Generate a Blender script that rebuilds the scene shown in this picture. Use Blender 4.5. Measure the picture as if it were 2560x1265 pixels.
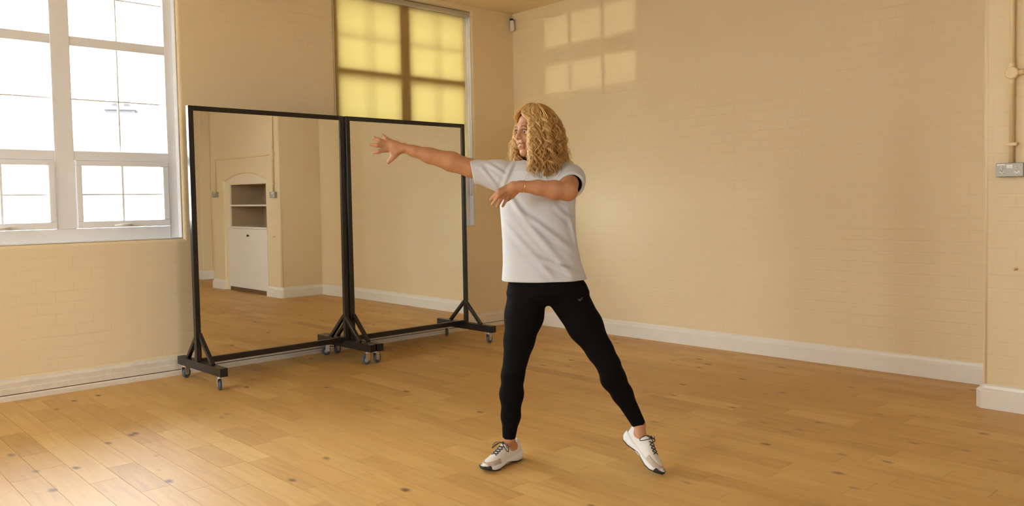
import bpy, bmesh, math, random
import numpy as np
from mathutils import Vector, Matrix
from mathutils.bvhtree import BVHTree
from mathutils.geometry import tessellate_polygon

scene = bpy.context.scene
for o in list(bpy.data.objects):
    bpy.data.objects.remove(o)
COL = scene.collection

# ------------------------------------------------------------------ camera
FPX, CXP, CYP = 2024.5, 1280.0, 594.4
CAM = np.array([-5.585, -5.992, 1.2])
_yaw, _pit, _rol = (math.radians(a) for a in (47.125, -2.3925, -1.1118))
CF = np.array([math.cos(_pit) * math.cos(_yaw), math.cos(_pit) * math.sin(_yaw), math.sin(_pit)])
_r = np.array([math.sin(_yaw), -math.cos(_yaw), 0.0])
_u = np.cross(_r, CF)
CR = _r * math.cos(_rol) + _u * math.sin(_rol)
CU = -_r * math.sin(_rol) + _u * math.cos(_rol)
cd = bpy.data.cameras.new('camera')
cam = bpy.data.objects.new('camera', cd)
COL.objects.link(cam)
cd.sensor_width = 36.0
cd.sensor_fit = 'HORIZONTAL'
cd.lens = FPX / 2560.0 * 36.0
cd.shift_y = -(632.5 - CYP) / 2560.0
cd.clip_end = 300
M = Matrix.Identity(4)
for i in range(3):
    M[i][0], M[i][1], M[i][2], M[i][3] = CR[i], CU[i], -CF[i], CAM[i]
cam.matrix_world = M
scene.camera = cam

# ------------------------------------------------------------------ world, sun, exposure
SKY = 9.0
w = bpy.data.worlds.new('overcast_sky')
scene.world = w
w.use_nodes = True
bg = w.node_tree.nodes['Background']
bg.inputs['Color'].default_value = (0.90, 0.96, 1.0, 1)
bg.inputs['Strength'].default_value = SKY
sl = bpy.data.lights.new('low_sun', 'SUN')
sl.energy = 0.21
sl.angle = math.radians(0.28)
sl.color = (1.0, 0.9, 0.72)
so = bpy.data.objects.new('low_sun', sl)
COL.objects.link(so)
so.rotation_euler = Vector((1.0, 0.0, -0.004)).to_track_quat('-Z', 'Y').to_euler()
vs = scene.view_settings
vs.view_transform = 'Standard'
vs.look = 'None'
vs.exposure = 1.68
vs.gamma = 1.0
vs.use_curve_mapping = False
scene.cycles.use_denoising = True
scene.cycles.max_bounces = 10
scene.cycles.diffuse_bounces = 6
scene.cycles.glossy_bounces = 5
scene.cycles.transmission_bounces = 6
scene.cycles.transparent_max_bounces = 12
scene.cycles.sample_clamp_indirect = 8.0
scene.cycles.caustics_reflective = False
scene.cycles.caustics_refractive = False

# room numbers (metres): window wall y = 0, long wall x = XR, floor z = 0
XR, XW, YB, ZC = 0.04, -8.6, -9.6, 3.10
SILL, HEAD = 0.997, 3.045
WIN_X = {1: (-4.81, -3.311), 2: (-2.003, -0.505), 3: (-7.62, -6.12)}
BR_X, BR_Y0, BR_Y1 = -0.55, -4.465, -6.43           # chimney breast


def portal(name, loc, direction, sx, sy):
    l = bpy.data.lights.new(name, 'AREA')
    l.shape = 'RECTANGLE'
    l.size, l.size_y = sx, sy
    l.cycles.is_portal = True
    o = bpy.data.objects.new(name, l)
    COL.objects.link(o)
    o.location = loc
    o.rotation_euler = Vector(direction).to_track_quat('-Z', 'Z').to_euler()


for k, (a, b) in WIN_X.items():
    portal('window_portal', ((a + b) / 2, 0.24, (SILL + HEAD) / 2), (0, -1, 0), b - a, HEAD - SILL)
BACK_WIN = [(-5.3, -4.3)]
for a, b in BACK_WIN:
    portal('window_portal', ((a + b) / 2, YB - 0.24, 1.9), (0, 1, 0), b - a, 1.9)
WEST_WIN = [(-4.4, -2.4)]
portal('window_portal', (XW - 0.24, -1.0, 1.95), (1, 0, 0), 2.2, 1.2)
for a, b in WEST_WIN:
    portal('window_portal', (XW - 0.24, (a + b) / 2, 1.55), (1, 0, 0), 1.4, b - a)

# ------------------------------------------------------------------ materials
def nt(m):
    return m.node_tree.nodes, m.node_tree.links


def mat(name, col, rough=0.5, metal=0.0, spec=0.5, var=0.0, scale=20.0, bump=0.0, coat=0.0):
    m = bpy.data.materials.new(name)
    m.use_nodes = True
    n, l = nt(m)
    b = n['Principled BSDF']
    b.inputs['Roughness'].default_value = rough
    b.inputs['Metallic'].default_value = metal
    b.inputs['Specular IOR Level'].default_value = spec
    b.inputs['Coat Weight'].default_value = coat
    b.inputs['Base Color'].default_value = (*col, 1)
    if var or bump:
        tc = n.new('ShaderNodeNewGeometry')
        no = n.new('ShaderNodeTexNoise')
        no.inputs['Scale'].default_value = scale
        no.inputs['Detail'].default_value = 5
        l.new(tc.outputs['Position'], no.inputs['Vector'])
        if var:
            mr = n.new('ShaderNodeMapRange')
            mr.inputs['To Min'].default_value = 1 - var
            mr.inputs['To Max'].default_value = 1 + var
            l.new(no.outputs['Fac'], mr.inputs['Value'])
            mx = n.new('ShaderNodeVectorMath')
            mx.operation = 'SCALE'
            mx.inputs[0].default_value = col
            l.new(mr.outputs['Result'], mx.inputs['Scale'])
            l.new(mx.outputs['Vector'], b.inputs['Base Color'])
        if bump:
            bp = n.new('ShaderNodeBump')
            bp.inputs['Strength'].default_value = bump
            bp.inputs['Distance'].default_value = 0.004
            l.new(no.outputs['Fac'], bp.inputs['Height'])
            l.new(bp.outputs['Normal'], b.inputs['Normal'])
    return m


def brick_paint(name, col, strength=0.17, rough=0.55):
    """Painted brickwork: 225 x 75 mm courses almost filled with paint, as fine relief."""
    m = bpy.data.materials.new(name)
    m.use_nodes = True
    n, l = nt(m)
    b = n['Principled BSDF']
    b.inputs['Roughness'].default_value = rough
    b.inputs['Specular IOR Level'].default_value = 0.35
    g = n.new('ShaderNodeNewGeometry')
    sp = n.new('ShaderNodeSeparateXYZ')
    l.new(g.outputs['Position'], sp.inputs[0])
    ad = n.new('ShaderNodeMath')
    ad.operation = 'ADD'
    l.new(sp.outputs['X'], ad.inputs[0])
    l.new(sp.outputs['Y'], ad.inputs[1])
    cb = n.new('ShaderNodeCombineXYZ')
    l.new(ad.outputs[0], cb.inputs['X'])
    l.new(sp.outputs['Z'], cb.inputs['Y'])
    br = n.new('ShaderNodeTexBrick')
    br.inputs['Scale'].default_value = 1.0
    br.inputs['Brick Width'].default_value = 0.225
    br.inputs['Row Height'].default_value = 0.075
    br.inputs['Mortar Size'].default_value = 0.0055
    br.inputs['Mortar Smooth'].default_value = 0.9
    br.inputs['Color1'].default_value = (1, 1, 1, 1)
    br.inputs['Color2'].default_value = (0.86, 0.86, 0.86, 1)
    br.inputs['Mortar'].default_value = (0.35, 0.35, 0.35, 1)
    l.new(cb.outputs[0], br.inputs['Vector'])
    no = n.new('ShaderNodeTexNoise')
    no.inputs['Scale'].default_value = 9
    no.inputs['Detail'].default_value = 6
    l.new(g.outputs['Position'], no.inputs['Vector'])
    no2 = n.new('ShaderNodeTexNoise')
    no2.inputs['Scale'].default_value = 0.9
    no2.inputs['Detail'].default_value = 3
    l.new(g.outputs['Position'], no2.inputs['Vector'])
    # joints come and go under the paint
    jm = n.new('ShaderNodeMapRange')
    jm.inputs['From Min'].default_value = 0.38
    jm.inputs['From Max'].default_value = 0.66
    jm.inputs['To Min'].default_value = 0.12
    l.new(no2.outputs['Fac'], jm.inputs['Value'])
    ml = n.new('ShaderNodeMath')
    ml.operation = 'MULTIPLY'
    l.new(br.outputs['Fac'], ml.inputs[0])
    l.new(jm.outputs['Result'], ml.inputs[1])
    hs = n.new('ShaderNodeMath')
    hs.operation = 'MULTIPLY_ADD'
    hs.inputs[1].default_value = 0.25
    l.new(no.outputs['Fac'], hs.inputs[0])
    iv = n.new('ShaderNodeMath')
    iv.operation = 'SUBTRACT'
    iv.inputs[0].default_value = 1.0
    l.new(ml.outputs[0], iv.inputs[1])
    l.new(iv.outputs[0], hs.inputs[2])
    bp = n.new('ShaderNodeBump')
    bp.inputs['Strength'].default_value = strength
    bp.inputs['Distance'].default_value = 0.006
    l.new(hs.outputs[0], bp.inputs['Height'])
    l.new(bp.outputs['Normal'], b.inputs['Normal'])
    mr = n.new('ShaderNodeMapRange')
    mr.inputs['To Min'].default_value = 0.94
    mr.inputs['To Max'].default_value = 1.05
    l.new(no2.outputs['Fac'], mr.inputs['Value'])
    # a little grime sits in the joints
    gr = n.new('ShaderNodeMath')
    gr.operation = 'MULTIPLY_ADD'
    gr.inputs[1].default_value = -0.03
    l.new(ml.outputs[0], gr.inputs[0])
    l.new(mr.outputs['Result'], gr.inputs[2])
    sc = n.new('ShaderNodeVectorMath')
    sc.operation = 'SCALE'
    sc.inputs[0].default_value = col
    l.new(gr.outputs[0], sc.inputs['Scale'])
    l.new(sc.outputs['Vector'], b.inputs['Base Color'])
    return m


def wood_mat():
    m = bpy.data.materials.new('oak_boards')
    m.use_nodes = True
    n, l = nt(m)
    b = n['Principled BSDF']
    b.inputs['Roughness'].default_value = 0.34
    b.inputs['Specular IOR Level'].default_value = 0.5
    at = n.new('ShaderNodeAttribute')
    at.attribute_name = 'tone'
    g = n.new('ShaderNodeNewGeometry')
    mp = n.new('ShaderNodeMapping')
    mp.inputs['Scale'].default_value = (14, 1.3, 1)
    l.new(g.outputs['Position'], mp.inputs['Vector'])
    of = n.new('ShaderNodeVectorMath')
    of.operation = 'MULTIPLY_ADD'
    of.inputs[1].default_value = (37, 23, 11)
    l.new(at.outputs['Vector'], of.inputs[0])
    l.new(mp.outputs[0], of.inputs[2])
    gr = n.new('ShaderNodeTexNoise')
    gr.inputs['Scale'].default_value = 2.2
    gr.inputs['Detail'].default_value = 6
    gr.inputs['Roughness'].default_value = 0.6
    gr.inputs['Distortion'].default_value = 0.6
    l.new(of.outputs[0], gr.inputs['Vector'])
    # board tone
    cr = n.new('ShaderNodeValToRGB')
    e = cr.color_ramp.elements
    e[0].position, e[0].color = 0.0, (0.36, 0.182, 0.046, 1)
    e[1].position, e[1].color = 1.0, (0.71, 0.463, 0.162, 1)
    k = e.new(0.5)
    k.color = (0.555, 0.317, 0.092, 1)
    sx = n.new('ShaderNodeSeparateXYZ')
    l.new(at.outputs['Vector'], sx.inputs[0])
    ma = n.new('ShaderNodeMath')
    ma.operation = 'MULTIPLY_ADD'
    ma.inputs[1].default_value = 0.85
    l.new(gr.outputs['Fac'], ma.inputs[0])
    mb = n.new('ShaderNodeMath')
    mb.operation = 'MULTIPLY_ADD'
    mb.inputs[1].default_value = 0.5
    mb.inputs[2].default_value = -0.15
    l.new(sx.outputs['X'], mb.inputs[0])
    l.new(mb.outputs[0], ma.inputs[2])
    l.new(ma.outputs[0], cr.inputs['Fac'])
    # knots
    vo = n.new('ShaderNodeTexVoronoi')
    vo.inputs['Scale'].default_value = 1.0
    vo.inputs['Randomness'].default_value = 1.0
    mk = n.new('ShaderNodeMapping')
    mk.inputs['Scale'].default_value = (7.5, 4.2, 1)
    l.new(g.outputs['Position'], mk.inputs['Vector'])
    nz = n.new('ShaderNodeTexNoise')
    nz.inputs['Scale'].default_value = 24
    l.new(g.outputs['Position'], nz.inputs['Vector'])
    ds = n.new('ShaderNodeVectorMath')
    ds.operation = 'MULTIPLY_ADD'
    ds.inputs[1].default_value = (0.12, 0.12, 0)
    l.new(nz.outputs['Color'], ds.inputs[0])
    l.new(mk.outputs[0], ds.inputs[2])
    l.new(ds.outputs[0], vo.inputs['Vector'])
    kr = n.new('ShaderNodeMapRange')
    kr.interpolation_type = 'SMOOTHSTEP'
    kr.inputs['From Min'].default_value = 0.035
    kr.inputs['From Max'].default_value = 0.19
    kr.inputs['To Min'].default_value = 0.9
    kr.inputs['To Max'].default_value = 0.0
    l.new(vo.outputs['Distance'], kr.inputs['Value'])
    rs = n.new('ShaderNodeSeparateXYZ')
    l.new(vo.outputs['Color'], rs.inputs[0])
    th = n.new('ShaderNodeMapRange')
    th.inputs['From Min'].default_value = 0.3
    th.inputs['From Max'].default_value = 0.75
    l.new(rs.outputs['X'], th.inputs['Value'])
    km = n.new('ShaderNodeMath')
    km.operation = 'MULTIPLY'
    l.new(kr.outputs['Result'], km.inputs[0])
    l.new(th.outputs['Result'], km.inputs[1])
    mx = n.new('ShaderNodeMix')
    mx.data_type = 'RGBA'
    mx.inputs['B'].default_value = (0.10, 0.050, 0.022, 1)
    l.new(km.outputs[0], mx.inputs['Factor'])
    l.new(cr.outputs['Color'], mx.inputs['A'])
    l.new(mx.outputs['Result'], b.inputs['Base Color'])
    rr = n.new('ShaderNodeMapRange')
    rr.inputs['To Min'].default_value = 0.40
    rr.inputs['To Max'].default_value = 0.54
    l.new(gr.outputs['Fac'], rr.inputs['Value'])
    l.new(rr.outputs['Result'], b.inputs['Roughness'])
    bp = n.new('ShaderNodeBump')
    bp.inputs['Strength'].default_value = 0.06
    bp.inputs['Distance'].default_value = 0.003
    l.new(gr.outputs['Fac'], bp.inputs['Height'])
    l.new(bp.outputs['Normal'], b.inputs['Normal'])
    return m


def glass_mat():
    m = bpy.data.materials.new('window_glass')
    m.use_nodes = True
    n, l = nt(m)
    n.remove(n['Principled BSDF'])
    t = n.new('ShaderNodeBsdfTransparent')
    t.inputs['Color'].default_value = (0.96, 0.98, 0.98, 1)
    gl = n.new('ShaderNodeBsdfGlossy')
    gl.inputs['Roughness'].default_value = 0.02
    fr = n.new('ShaderNodeFresnel')
    fr.inputs['IOR'].default_value = 1.45
    mx = n.new('ShaderNodeMixShader')
    l.new(fr.outputs[0], mx.inputs[0])
    l.new(t.outputs[0], mx.inputs[1])
    l.new(gl.outputs[0], mx.inputs[2])
    l.new(mx.outputs[0], n['Material Output'].inputs['Surface'])
    return m


def blind_mat():
    m = bpy.data.materials.new('yellow_blind_fabric')
    m.use_nodes = True
    n, l = nt(m)
    n.remove(n['Principled BSDF'])
    tr = n.new('ShaderNodeBsdfTranslucent')
    tr.inputs['Color'].default_value = (0.192, 0.144, 0.046, 1)
    df = n.new('ShaderNodeBsdfDiffuse')
    df.inputs['Color'].default_value = (0.76, 0.53, 0.22, 1)
    mx = n.new('ShaderNodeMixShader')
    mx.inputs[0].default_value = 0.45
    l.new(tr.outputs[0], mx.inputs[1])
    l.new(df.outputs[0], mx.inputs[2])
    g = n.new('ShaderNodeNewGeometry')
    wv = n.new('ShaderNodeTexNoise')
    wv.inputs['Scale'].default_value = 420
    l.new(g.outputs['Position'], wv.inputs['Vector'])
    bp = n.new('ShaderNodeBump')
    bp.inputs['Strength'].default_value = 0.1
    bp.inputs['Distance'].default_value = 0.0005
    l.new(wv.outputs['Fac'], bp.inputs['Height'])
    l.new(bp.outputs['Normal'], df.inputs['Normal'])
    l.new(mx.outputs[0], n['Material Output'].inputs['Surface'])
    return m


WALLC = (0.80, 0.655, 0.415)
MT = {
    'wall': brick_paint('cream_painted_brick', WALLC),
    'ceil': mat('ceiling_paint', (0.80, 0.66, 0.44), 0.8, var=0.04, scale=3, bump=0.1),
    'wood': wood_mat(),
    'sub': mat('subfloor', (0.05, 0.03, 0.015), 0.9, var=0.2),
    'skirt': mat('skirting_gloss', (0.80, 0.755, 0.68), 0.32, var=0.05, scale=14, bump=0.05),
    'skirtl': mat('scuffed_skirting', (0.72, 0.65, 0.545), 0.38, var=0.16, scale=24, bump=0.1),
    'gap': mat('dark_gap', (0.16, 0.085, 0.04), 0.9, var=0.3, scale=30),
    'frame': mat('window_frame_paint', (0.82, 0.825, 0.845), 0.4, var=0.03, scale=8),
    'bar': mat('glazing_bar_paint', (0.85, 0.85, 0.86), 0.4, var=0.02, scale=8),
    'glass': glass_mat(),
    'handle': mat('handle_white_metal', (0.82, 0.81, 0.80), 0.25, var=0.02),
    'blind': blind_mat(),
    'alu': mat('grey_rail', (0.55, 0.54, 0.54), 0.35, metal=0.6, var=0.03),
    'black': mat('black_powder_coat', (0.012, 0.010, 0.009), 0.32, var=0.2, scale=60),
    'cap': mat('black_plastic_cap', (0.008, 0.008, 0.008), 0.45, var=0.1),
    'mirror': mat('mirror_silver', (0.87, 0.885, 0.85), 0.012, metal=1.0, var=0.004, scale=2),
    'zinc': mat('zinc_plate', (0.60, 0.60, 0.60), 0.28, metal=1.0, var=0.06, scale=60),
    'rubber': mat('grey_rubber', (0.085, 0.088, 0.10), 0.6, var=0.15, scale=80),
    'hub': mat('grey_hub', (0.36, 0.37, 0.40), 0.45, var=0.05, scale=80),
    'metalclad': mat('metalclad_grey', (0.33, 0.30, 0.255), 0.42, metal=0.35, var=0.05, scale=80),
    'white_pl': mat('white_plastic', (0.74, 0.70, 0.64), 0.35, var=0.02),
    'dark': mat('dark_slot', (0.03, 0.028, 0.025), 0.7, var=0.1),
    'conduit': mat('painted_conduit', (0.78, 0.605, 0.335), 0.42, var=0.03, scale=20),
    'cab': mat('cupboard_white', (0.80, 0.745, 0.67), 0.4, var=0.03, scale=6),
    'panelpaint': mat('cream_panel_paint', (0.80, 0.70, 0.52), 0.45, var=0.03, scale=6),
    'cabin': mat('cupboard_inside', (0.40, 0.27, 0.155), 0.6, var=0.08, scale=8),
    'roof': mat('grey_slate', (0.075, 0.075, 0.085), 0.8, var=0.1, scale=2),
    'render': mat('pale_render', (0.85, 0.84, 0.82), 0.8, var=0.04, scale=2),
    'chim': mat('chimney_brick', (0.05, 0.044, 0.046), 0.8, var=0.12, scale=6),
    'ground': mat('playground_tarmac', (0.42, 0.41, 0.40), 0.9, var=0.1, scale=3),
}

# ------------------------------------------------------------------ mesh helpers
def link(name, me, m=None, parent=None, smooth=False):
    o = bpy.data.objects.new(name, me)
    COL.objects.link(o)
    if m is not None:
        me.materials.append(MT[m] if isinstance(m, str) else m)
    if smooth:
        me.polygons.foreach_set('use_smooth', [True] * len(me.polygons))
    if parent is not None:
        o.parent = parent
    return o


def bmobj(name, bm, m, parent=None, smooth=False):
    bmesh.ops.recalc_face_normals(bm, faces=bm.faces)
    me = bpy.data.meshes.new(name)
    bm.to_mesh(me)
    bm.free()
    return link(name, me, m, parent, smooth)


def empty(name, loc=(0, 0, 0), parent=None):
    o = bpy.data.objects.new(name, None)
    o.empty_display_size = 0.1
    COL.objects.link(o)
    o.location = loc
    if parent is not None:
        o.parent = parent
    return o


def tag(o, label=None, cat=None, group=None, kind=None):
    if label: o['label'] = label
    if cat: o['category'] = cat
    if group: o['group'] = group
    if kind: o['kind'] = kind
    return o


def addbox(bm, lo, hi, bev=0.0, mtx=None, seg=2):
    t = bmesh.new()
    bmesh.ops.create_cube(t, size=1.0)
    s = [hi[i] - lo[i] for i in range(3)]
    c = [(hi[i] + lo[i]) / 2 for i in range(3)]
    for v in t.verts:
        v.co = Vector((v.co.x * s[0] + c[0], v.co.y * s[1] + c[1], v.co.z * s[2] + c[2]))
    if bev > 0:
        bmesh.ops.bevel(t, geom=t.edges[:], offset=min(bev, min(s) * 0.45), segments=seg, affect='EDGES', profile=0.5)
    if mtx is not None:
        bmesh.ops.transform(t, matrix=mtx, verts=t.verts)
    merge(bm, t)


def merge(bm, t):
    me = bpy.data.meshes.new('tmp')
    t.to_mesh(me)
    t.free()
    bm.from_mesh(me)
    bpy.data.meshes.remove(me)


def box(name, lo, hi, m, parent=None, bev=0.0, mtx=None):
    bm = bmesh.new()
    addbox(bm, lo, hi, bev, mtx)
    return bmobj(name, bm, m, parent)


def addtube(bm, pts, r, n=10, cap=True, flat=None):
    pts = [Vector(p) for p in pts]
    rs = r if isinstance(r, (list, tuple, np.ndarray)) else [r] * len(pts)
    rings = []
    prev = None
    for i, p in enumerate(pts):
        d = (pts[min(i + 1, len(pts) - 1)] - pts[max(i - 1, 0)])
        if d.length < 1e-9:
            d = Vector((0, 0, 1))
        d.normalize()
        if prev is None:
            a = Vector((0, 0, 1)) if abs(d.z) < 0.9 else Vector((1, 0, 0))
            x = d.cross(a).normalized()
        else:
            x = (prev - d * prev.dot(d)).normalized()
        prev = x
        y = d.cross(x)
        rings.append([bm.verts.new(p + (x * math.cos(2 * math.pi * k / n) + y * math.sin(2 * math.pi * k / n)) * rs[i]) for k in range(n)])
    for a, b in zip(rings, rings[1:]):
        for k in range(n):
            bm.faces.new((a[k], a[(k + 1) % n], b[(k + 1) % n], b[k]))
    if cap:
        bm.faces.new(rings[0][::-1])
        bm.faces.new(rings[-1])


def addcyl(bm, p0, p1, r, n=20, r1=None, bev=0.0):
    p0, p1 = Vector(p0), Vector(p1)
    r1 = r if r1 is None else r1
    if bev:
        d = (p1 - p0).normalized() * bev
        addtube(bm, [p0, p0 + d, p1 - d, p1], [r - bev, r, r1, r1 - bev], n)
    else:
        addtube(bm, [p0, p1], [r, r1], n)


def sweep(name, prof, path, m, parent=None, closed_ends=True):
    """profile (a = out from the wall, b = height) along a 2D path, room on the left-hand side"""
    pts = [Vector((p[0], p[1])) for p in path]
    nrm = []
    for i in range(len(pts) - 1):
        d = (pts[i + 1] - pts[i]).normalized()
        nrm.append(Vector((-d.y, d.x)))
    bm = bmesh.new()
    rings = []
    for i, p in enumerate(pts):
        if i == 0: o = nrm[0]
        elif i == len(pts) - 1: o = nrm[-1]
        else:
            o = (nrm[i - 1] + nrm[i]); o = o / max(0.2, (1 + nrm[i - 1].dot(nrm[i])))
        rings.append([bm.verts.new((p.x + o.x * a, p.y + o.y * a, b)) for a, b in prof])
    n = len(prof)
    for a, b in zip(rings, rings[1:]):
        for k in range(n):
            bm.faces.new((a[k], a[(k + 1) % n], b[(k + 1) % n], b[k]))
    bm.faces.new(rings[0]); bm.faces.new(rings[-1])
    return bmobj(name, bm, m, parent)


def holed_wall(name, outline, holes, thick, to3, m, r=0.028, seg=5):
    """Wall face with openings whose edges are rounded (bullnose bricks); to3(a, b, depth)."""
    bm = bmesh.new()
    loops = [outline] + [h[1] if isinstance(h, tuple) else h for h in holes]

    def offs(loop, e):
        n = len(loop)
        out = []
        area = sum(loop[i][0] * loop[(i + 1) % n][1] - loop[(i + 1) % n][0] * loop[i][1] for i in range(n))
        s = 1 if area > 0 else -1
        for i in range(n):
            p, q, t = Vector(loop[i - 1]), Vector(loop[i]), Vector(loop[(i + 1) % n])
            d1, d2 = (q - p).normalized(), (t - q).normalized()
            n1, n2 = Vector((d1.y, -d1.x)) * s, Vector((d2.y, -d2.x)) * s
            o = (n1 + n2) / max(0.3, 1 + n1.dot(n2))
            out.append((q.x + o.x * e, q.y + o.y * e))
        return out
    hl = [offs(h, r) for h in holes]
    poly = [[Vector((p[0], p[1], 0)) for p in outline]] + [[Vector((p[0], p[1], 0)) for p in h] for h in hl]
    flat = [v for lp in poly for v in lp]
    vs_ = [bm.verts.new(to3(v.x, v.y, 0)) for v in flat]
    for t in tessellate_polygon(poly):
        try: bm.faces.new([vs_[i] for i in t])
        except ValueError: pass
    off = len(outline)
    for h, h2 in zip(holes, hl):
        n = len(h)
        prev = vs_[off:off + n]
        off += n
        for s in range(1, seg + 2):
            if s <= seg:
                a = math.pi / 2 * s / seg
                e, dep = r * (1 - math.sin(a)), r * (1 - math.cos(a))
            else:
                e, dep = 0, thick
            lp = offs(h, e) if e > 1e-6 else h
            cur = [bm.verts.new(to3(p[0], p[1], dep)) for p in lp]
            for k in range(n):
                bm.faces.new((prev[k], prev[(k + 1) % n], cur[(k + 1) % n], cur[k]))
            prev = cur
    # outer back face so light cannot leak
    poly2 = [[Vector((p[0], p[1], 0)) for p in outline]] + [[Vector((p[0], p[1], 0)) for p in h] for h in holes]
    flat2 = [v for lp in poly2 for v in lp]
    vb = [bm.verts.new(to3(v.x, v.y, thick)) for v in flat2]
    for t in tessellate_polygon(poly2):
        try: bm.faces.new([vb[i] for i in t])
        except ValueError: pass
    n = len(outline)
    for k in range(n):
        bm.faces.new((vs_[k], vs_[(k + 1) % n], vb[(k + 1) % n], vb[k]))
    me = bpy.data.meshes.new(name)
    bm.to_mesh(me)
    bm.free()
    o = link(name, me, m)
    o['kind'] = 'structure'
    return o


def rect(a0, a1, b0, b1):
    return [(a0, b0), (a1, b0), (a1, b1), (a0, b1)]


# ------------------------------------------------------------------ room shell
TH = 0.34
holed_wall('wall_left', rect(XW, XR + TH, -0.05, ZC), [rect(a, b, SILL, HEAD) for a, b in WIN_X.values()], TH,
           lambda a, b, d: (a, d, b), 'wall')
tag(box('wall_right', (XR, YB, -0.05), (XR + TH, 0, ZC), 'wall'), kind='structure')
holed_wall('wall_back', rect(XW, XR + TH, -0.05, ZC), [rect(a, b, 0.95, 2.85) for a, b in BACK_WIN], TH,
           lambda a, b, d: (a, YB - d, b), 'wall')
HIGH = (-1.60, -0.40, 0.85, 3.05)
holed_wall('wall_west', rect(YB - TH, TH, -0.05, ZC), [rect(*HIGH)] + [rect(a, b, 0.85, 2.25) for a, b in WEST_WIN], TH,
           lambda a, b, d: (XW - d, a, b), 'wall', r=0.01)
tag(box('ceiling', (XW - TH, YB - TH, ZC), (XR + TH, TH, ZC + 0.2), 'ceil'), kind='structure')

# chimney breast with an arched opening
AY0, AY1, AZS, AZT = -4.83, -6.06, 1.535, 1.635
arch = [(AY1, 0.0), (AY0, 0.0)]
for k in range(13):
    t = k / 12
    yy = AY0 + (AY1 - AY0) * t
    arch.append((yy, AZS + (AZT - AZS) * (1 - (2 * t - 1) ** 2)))
bm_o = rect(BR_Y1, BR_Y0, -0.05, ZC)
BRT = XR - BR_X
holed_wall('wall_breast', bm_o, [arch], BRT - 0.002, lambda a, b, d: (BR_X + d, a, b), 'wall', r=0.022)
# rounded outer arrises of the breast
bmq = bmesh.new()
for yy in (BR_Y0, BR_Y1):
    addtube(bmq, [(BR_X + 0.0145, yy + (-0.0145 if yy == BR_Y0 else 0.0145), 0), (BR_X + 0.0145, yy + (-0.0145 if yy == BR_Y0 else 0.0145), ZC)], 0.016, 16)
tag(bmobj('wall_breast_arris', bmq, 'wall', None, True), kind='structure')
# shallower pier beyond it
tag(box('wall_pier', (-0.13, YB, -0.05), (XR, -7.77, ZC), 'wall', bev=0.012), kind='structure')

# floor and its boards
floor = tag(box('floor', (XW - TH, YB - TH, -0.12), (XR + TH, TH, -0.012), 'sub'), kind='structure')
rng = random.Random(11)
PW = 0.125


def topx(p):
    q = np.asarray(p) - CAM
    z = q @ CF
    return (CXP + FPX * (q @ CR) / max(z, 1e-3), CYP - FPX * (q @ CU) / max(z, 1e-3), z)


boards = []
x = -4.815 - PW * 31
while x < XR + 0.02:
    y = 0.0 + rng.uniform(0, 0.4)
    while y > YB:
        ln = rng.choice((0.32, 0.42, 0.5, 0.62, 0.75, 0.9, 1.1)) * rng.uniform(0.9, 1.1)
        y0, y1 = max(y - ln, YB), min(y, 0.0)
        if y1 - y0 > 0.02 and x + PW > XW:
            boards.append((max(x, XW), min(x + PW, XR), y0, y1))
        y -= ln
    x += PW


def seen_area(b):
    n = 0
    for i in range(4):
        for j in range(8):
            p = topx((b[0] + (b[1] - b[0]) * (i + .5) / 4, b[2] + (b[3] - b[2]) * (j + .5) / 8, 0))
            if p[2] > 0.3 and 0 <= p[0] <= 2560 and 0 <= p[1] <= 1265:
                n += 1.0 / p[2] ** 3
    return n * (b[1] - b[0]) * (b[3] - b[2])


order = sorted(range(len(boards)), key=lambda i: -seen_area(boards[i]))


def board_geo(b, vt, fc, off):
    g = 0.0007
    x0, x1, y0, y1 = b[0] + g, b[1] - g, b[2] + g, b[3] - g
    s = len(vt)
    for z in (-0.012, 0.0):
        vt += [(x0 - off[0], y0 - off[1], z), (x1 - off[0], y0 - off[1], z), (x1 - off[0], y1 - off[1], z), (x0 - off[0], y1 - off[1], z)]
    for k in range(4):
        a, d = s + k, s + (k + 1) % 4
        fc.append((a, d, d + 4, a + 4))
    fc.append((s + 4, s + 5, s + 6, s + 7))
    return s


rest = [[], [], []]
for rank, i in enumerate(order):
    b = boards[i]
    tone = (min(1, max(0, rng.gauss(0.52, 0.17))), rng.random(), rng.random())
    if rank < 300:
        c = ((b[0] + b[1]) / 2, (b[2] + b[3]) / 2)
        vt, fc = [], []
        board_geo(b, vt, fc, c)
        me = bpy.data.meshes.new('floor_board')
        me.from_pydata(vt, [], fc)
        at = me.attributes.new('tone', 'FLOAT_VECTOR', 'POINT')
        at.data.foreach_set('vector', np.tile(tone, len(vt)).astype(np.float32))
        o = link('floor_board', me, 'wood', floor)
        o.location = (c[0], c[1], 0)
    else:
        n0 = len(rest[0])
        board_geo(b, rest[0], rest[1], (0, 0))
        rest[2] += [tone] * (len(rest[0]) - n0)
me = bpy.data.meshes.new('far_floor_boards')
me.from_pydata(rest[0], [], rest[1])
at = me.attributes.new('tone', 'FLOAT_VECTOR', 'POINT')
at.data.foreach_set('vector', np.array(rest[2], dtype=np.float32).ravel())
tag(link('far_floor_boards', me, 'wood', floor), kind='stuff')

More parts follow.
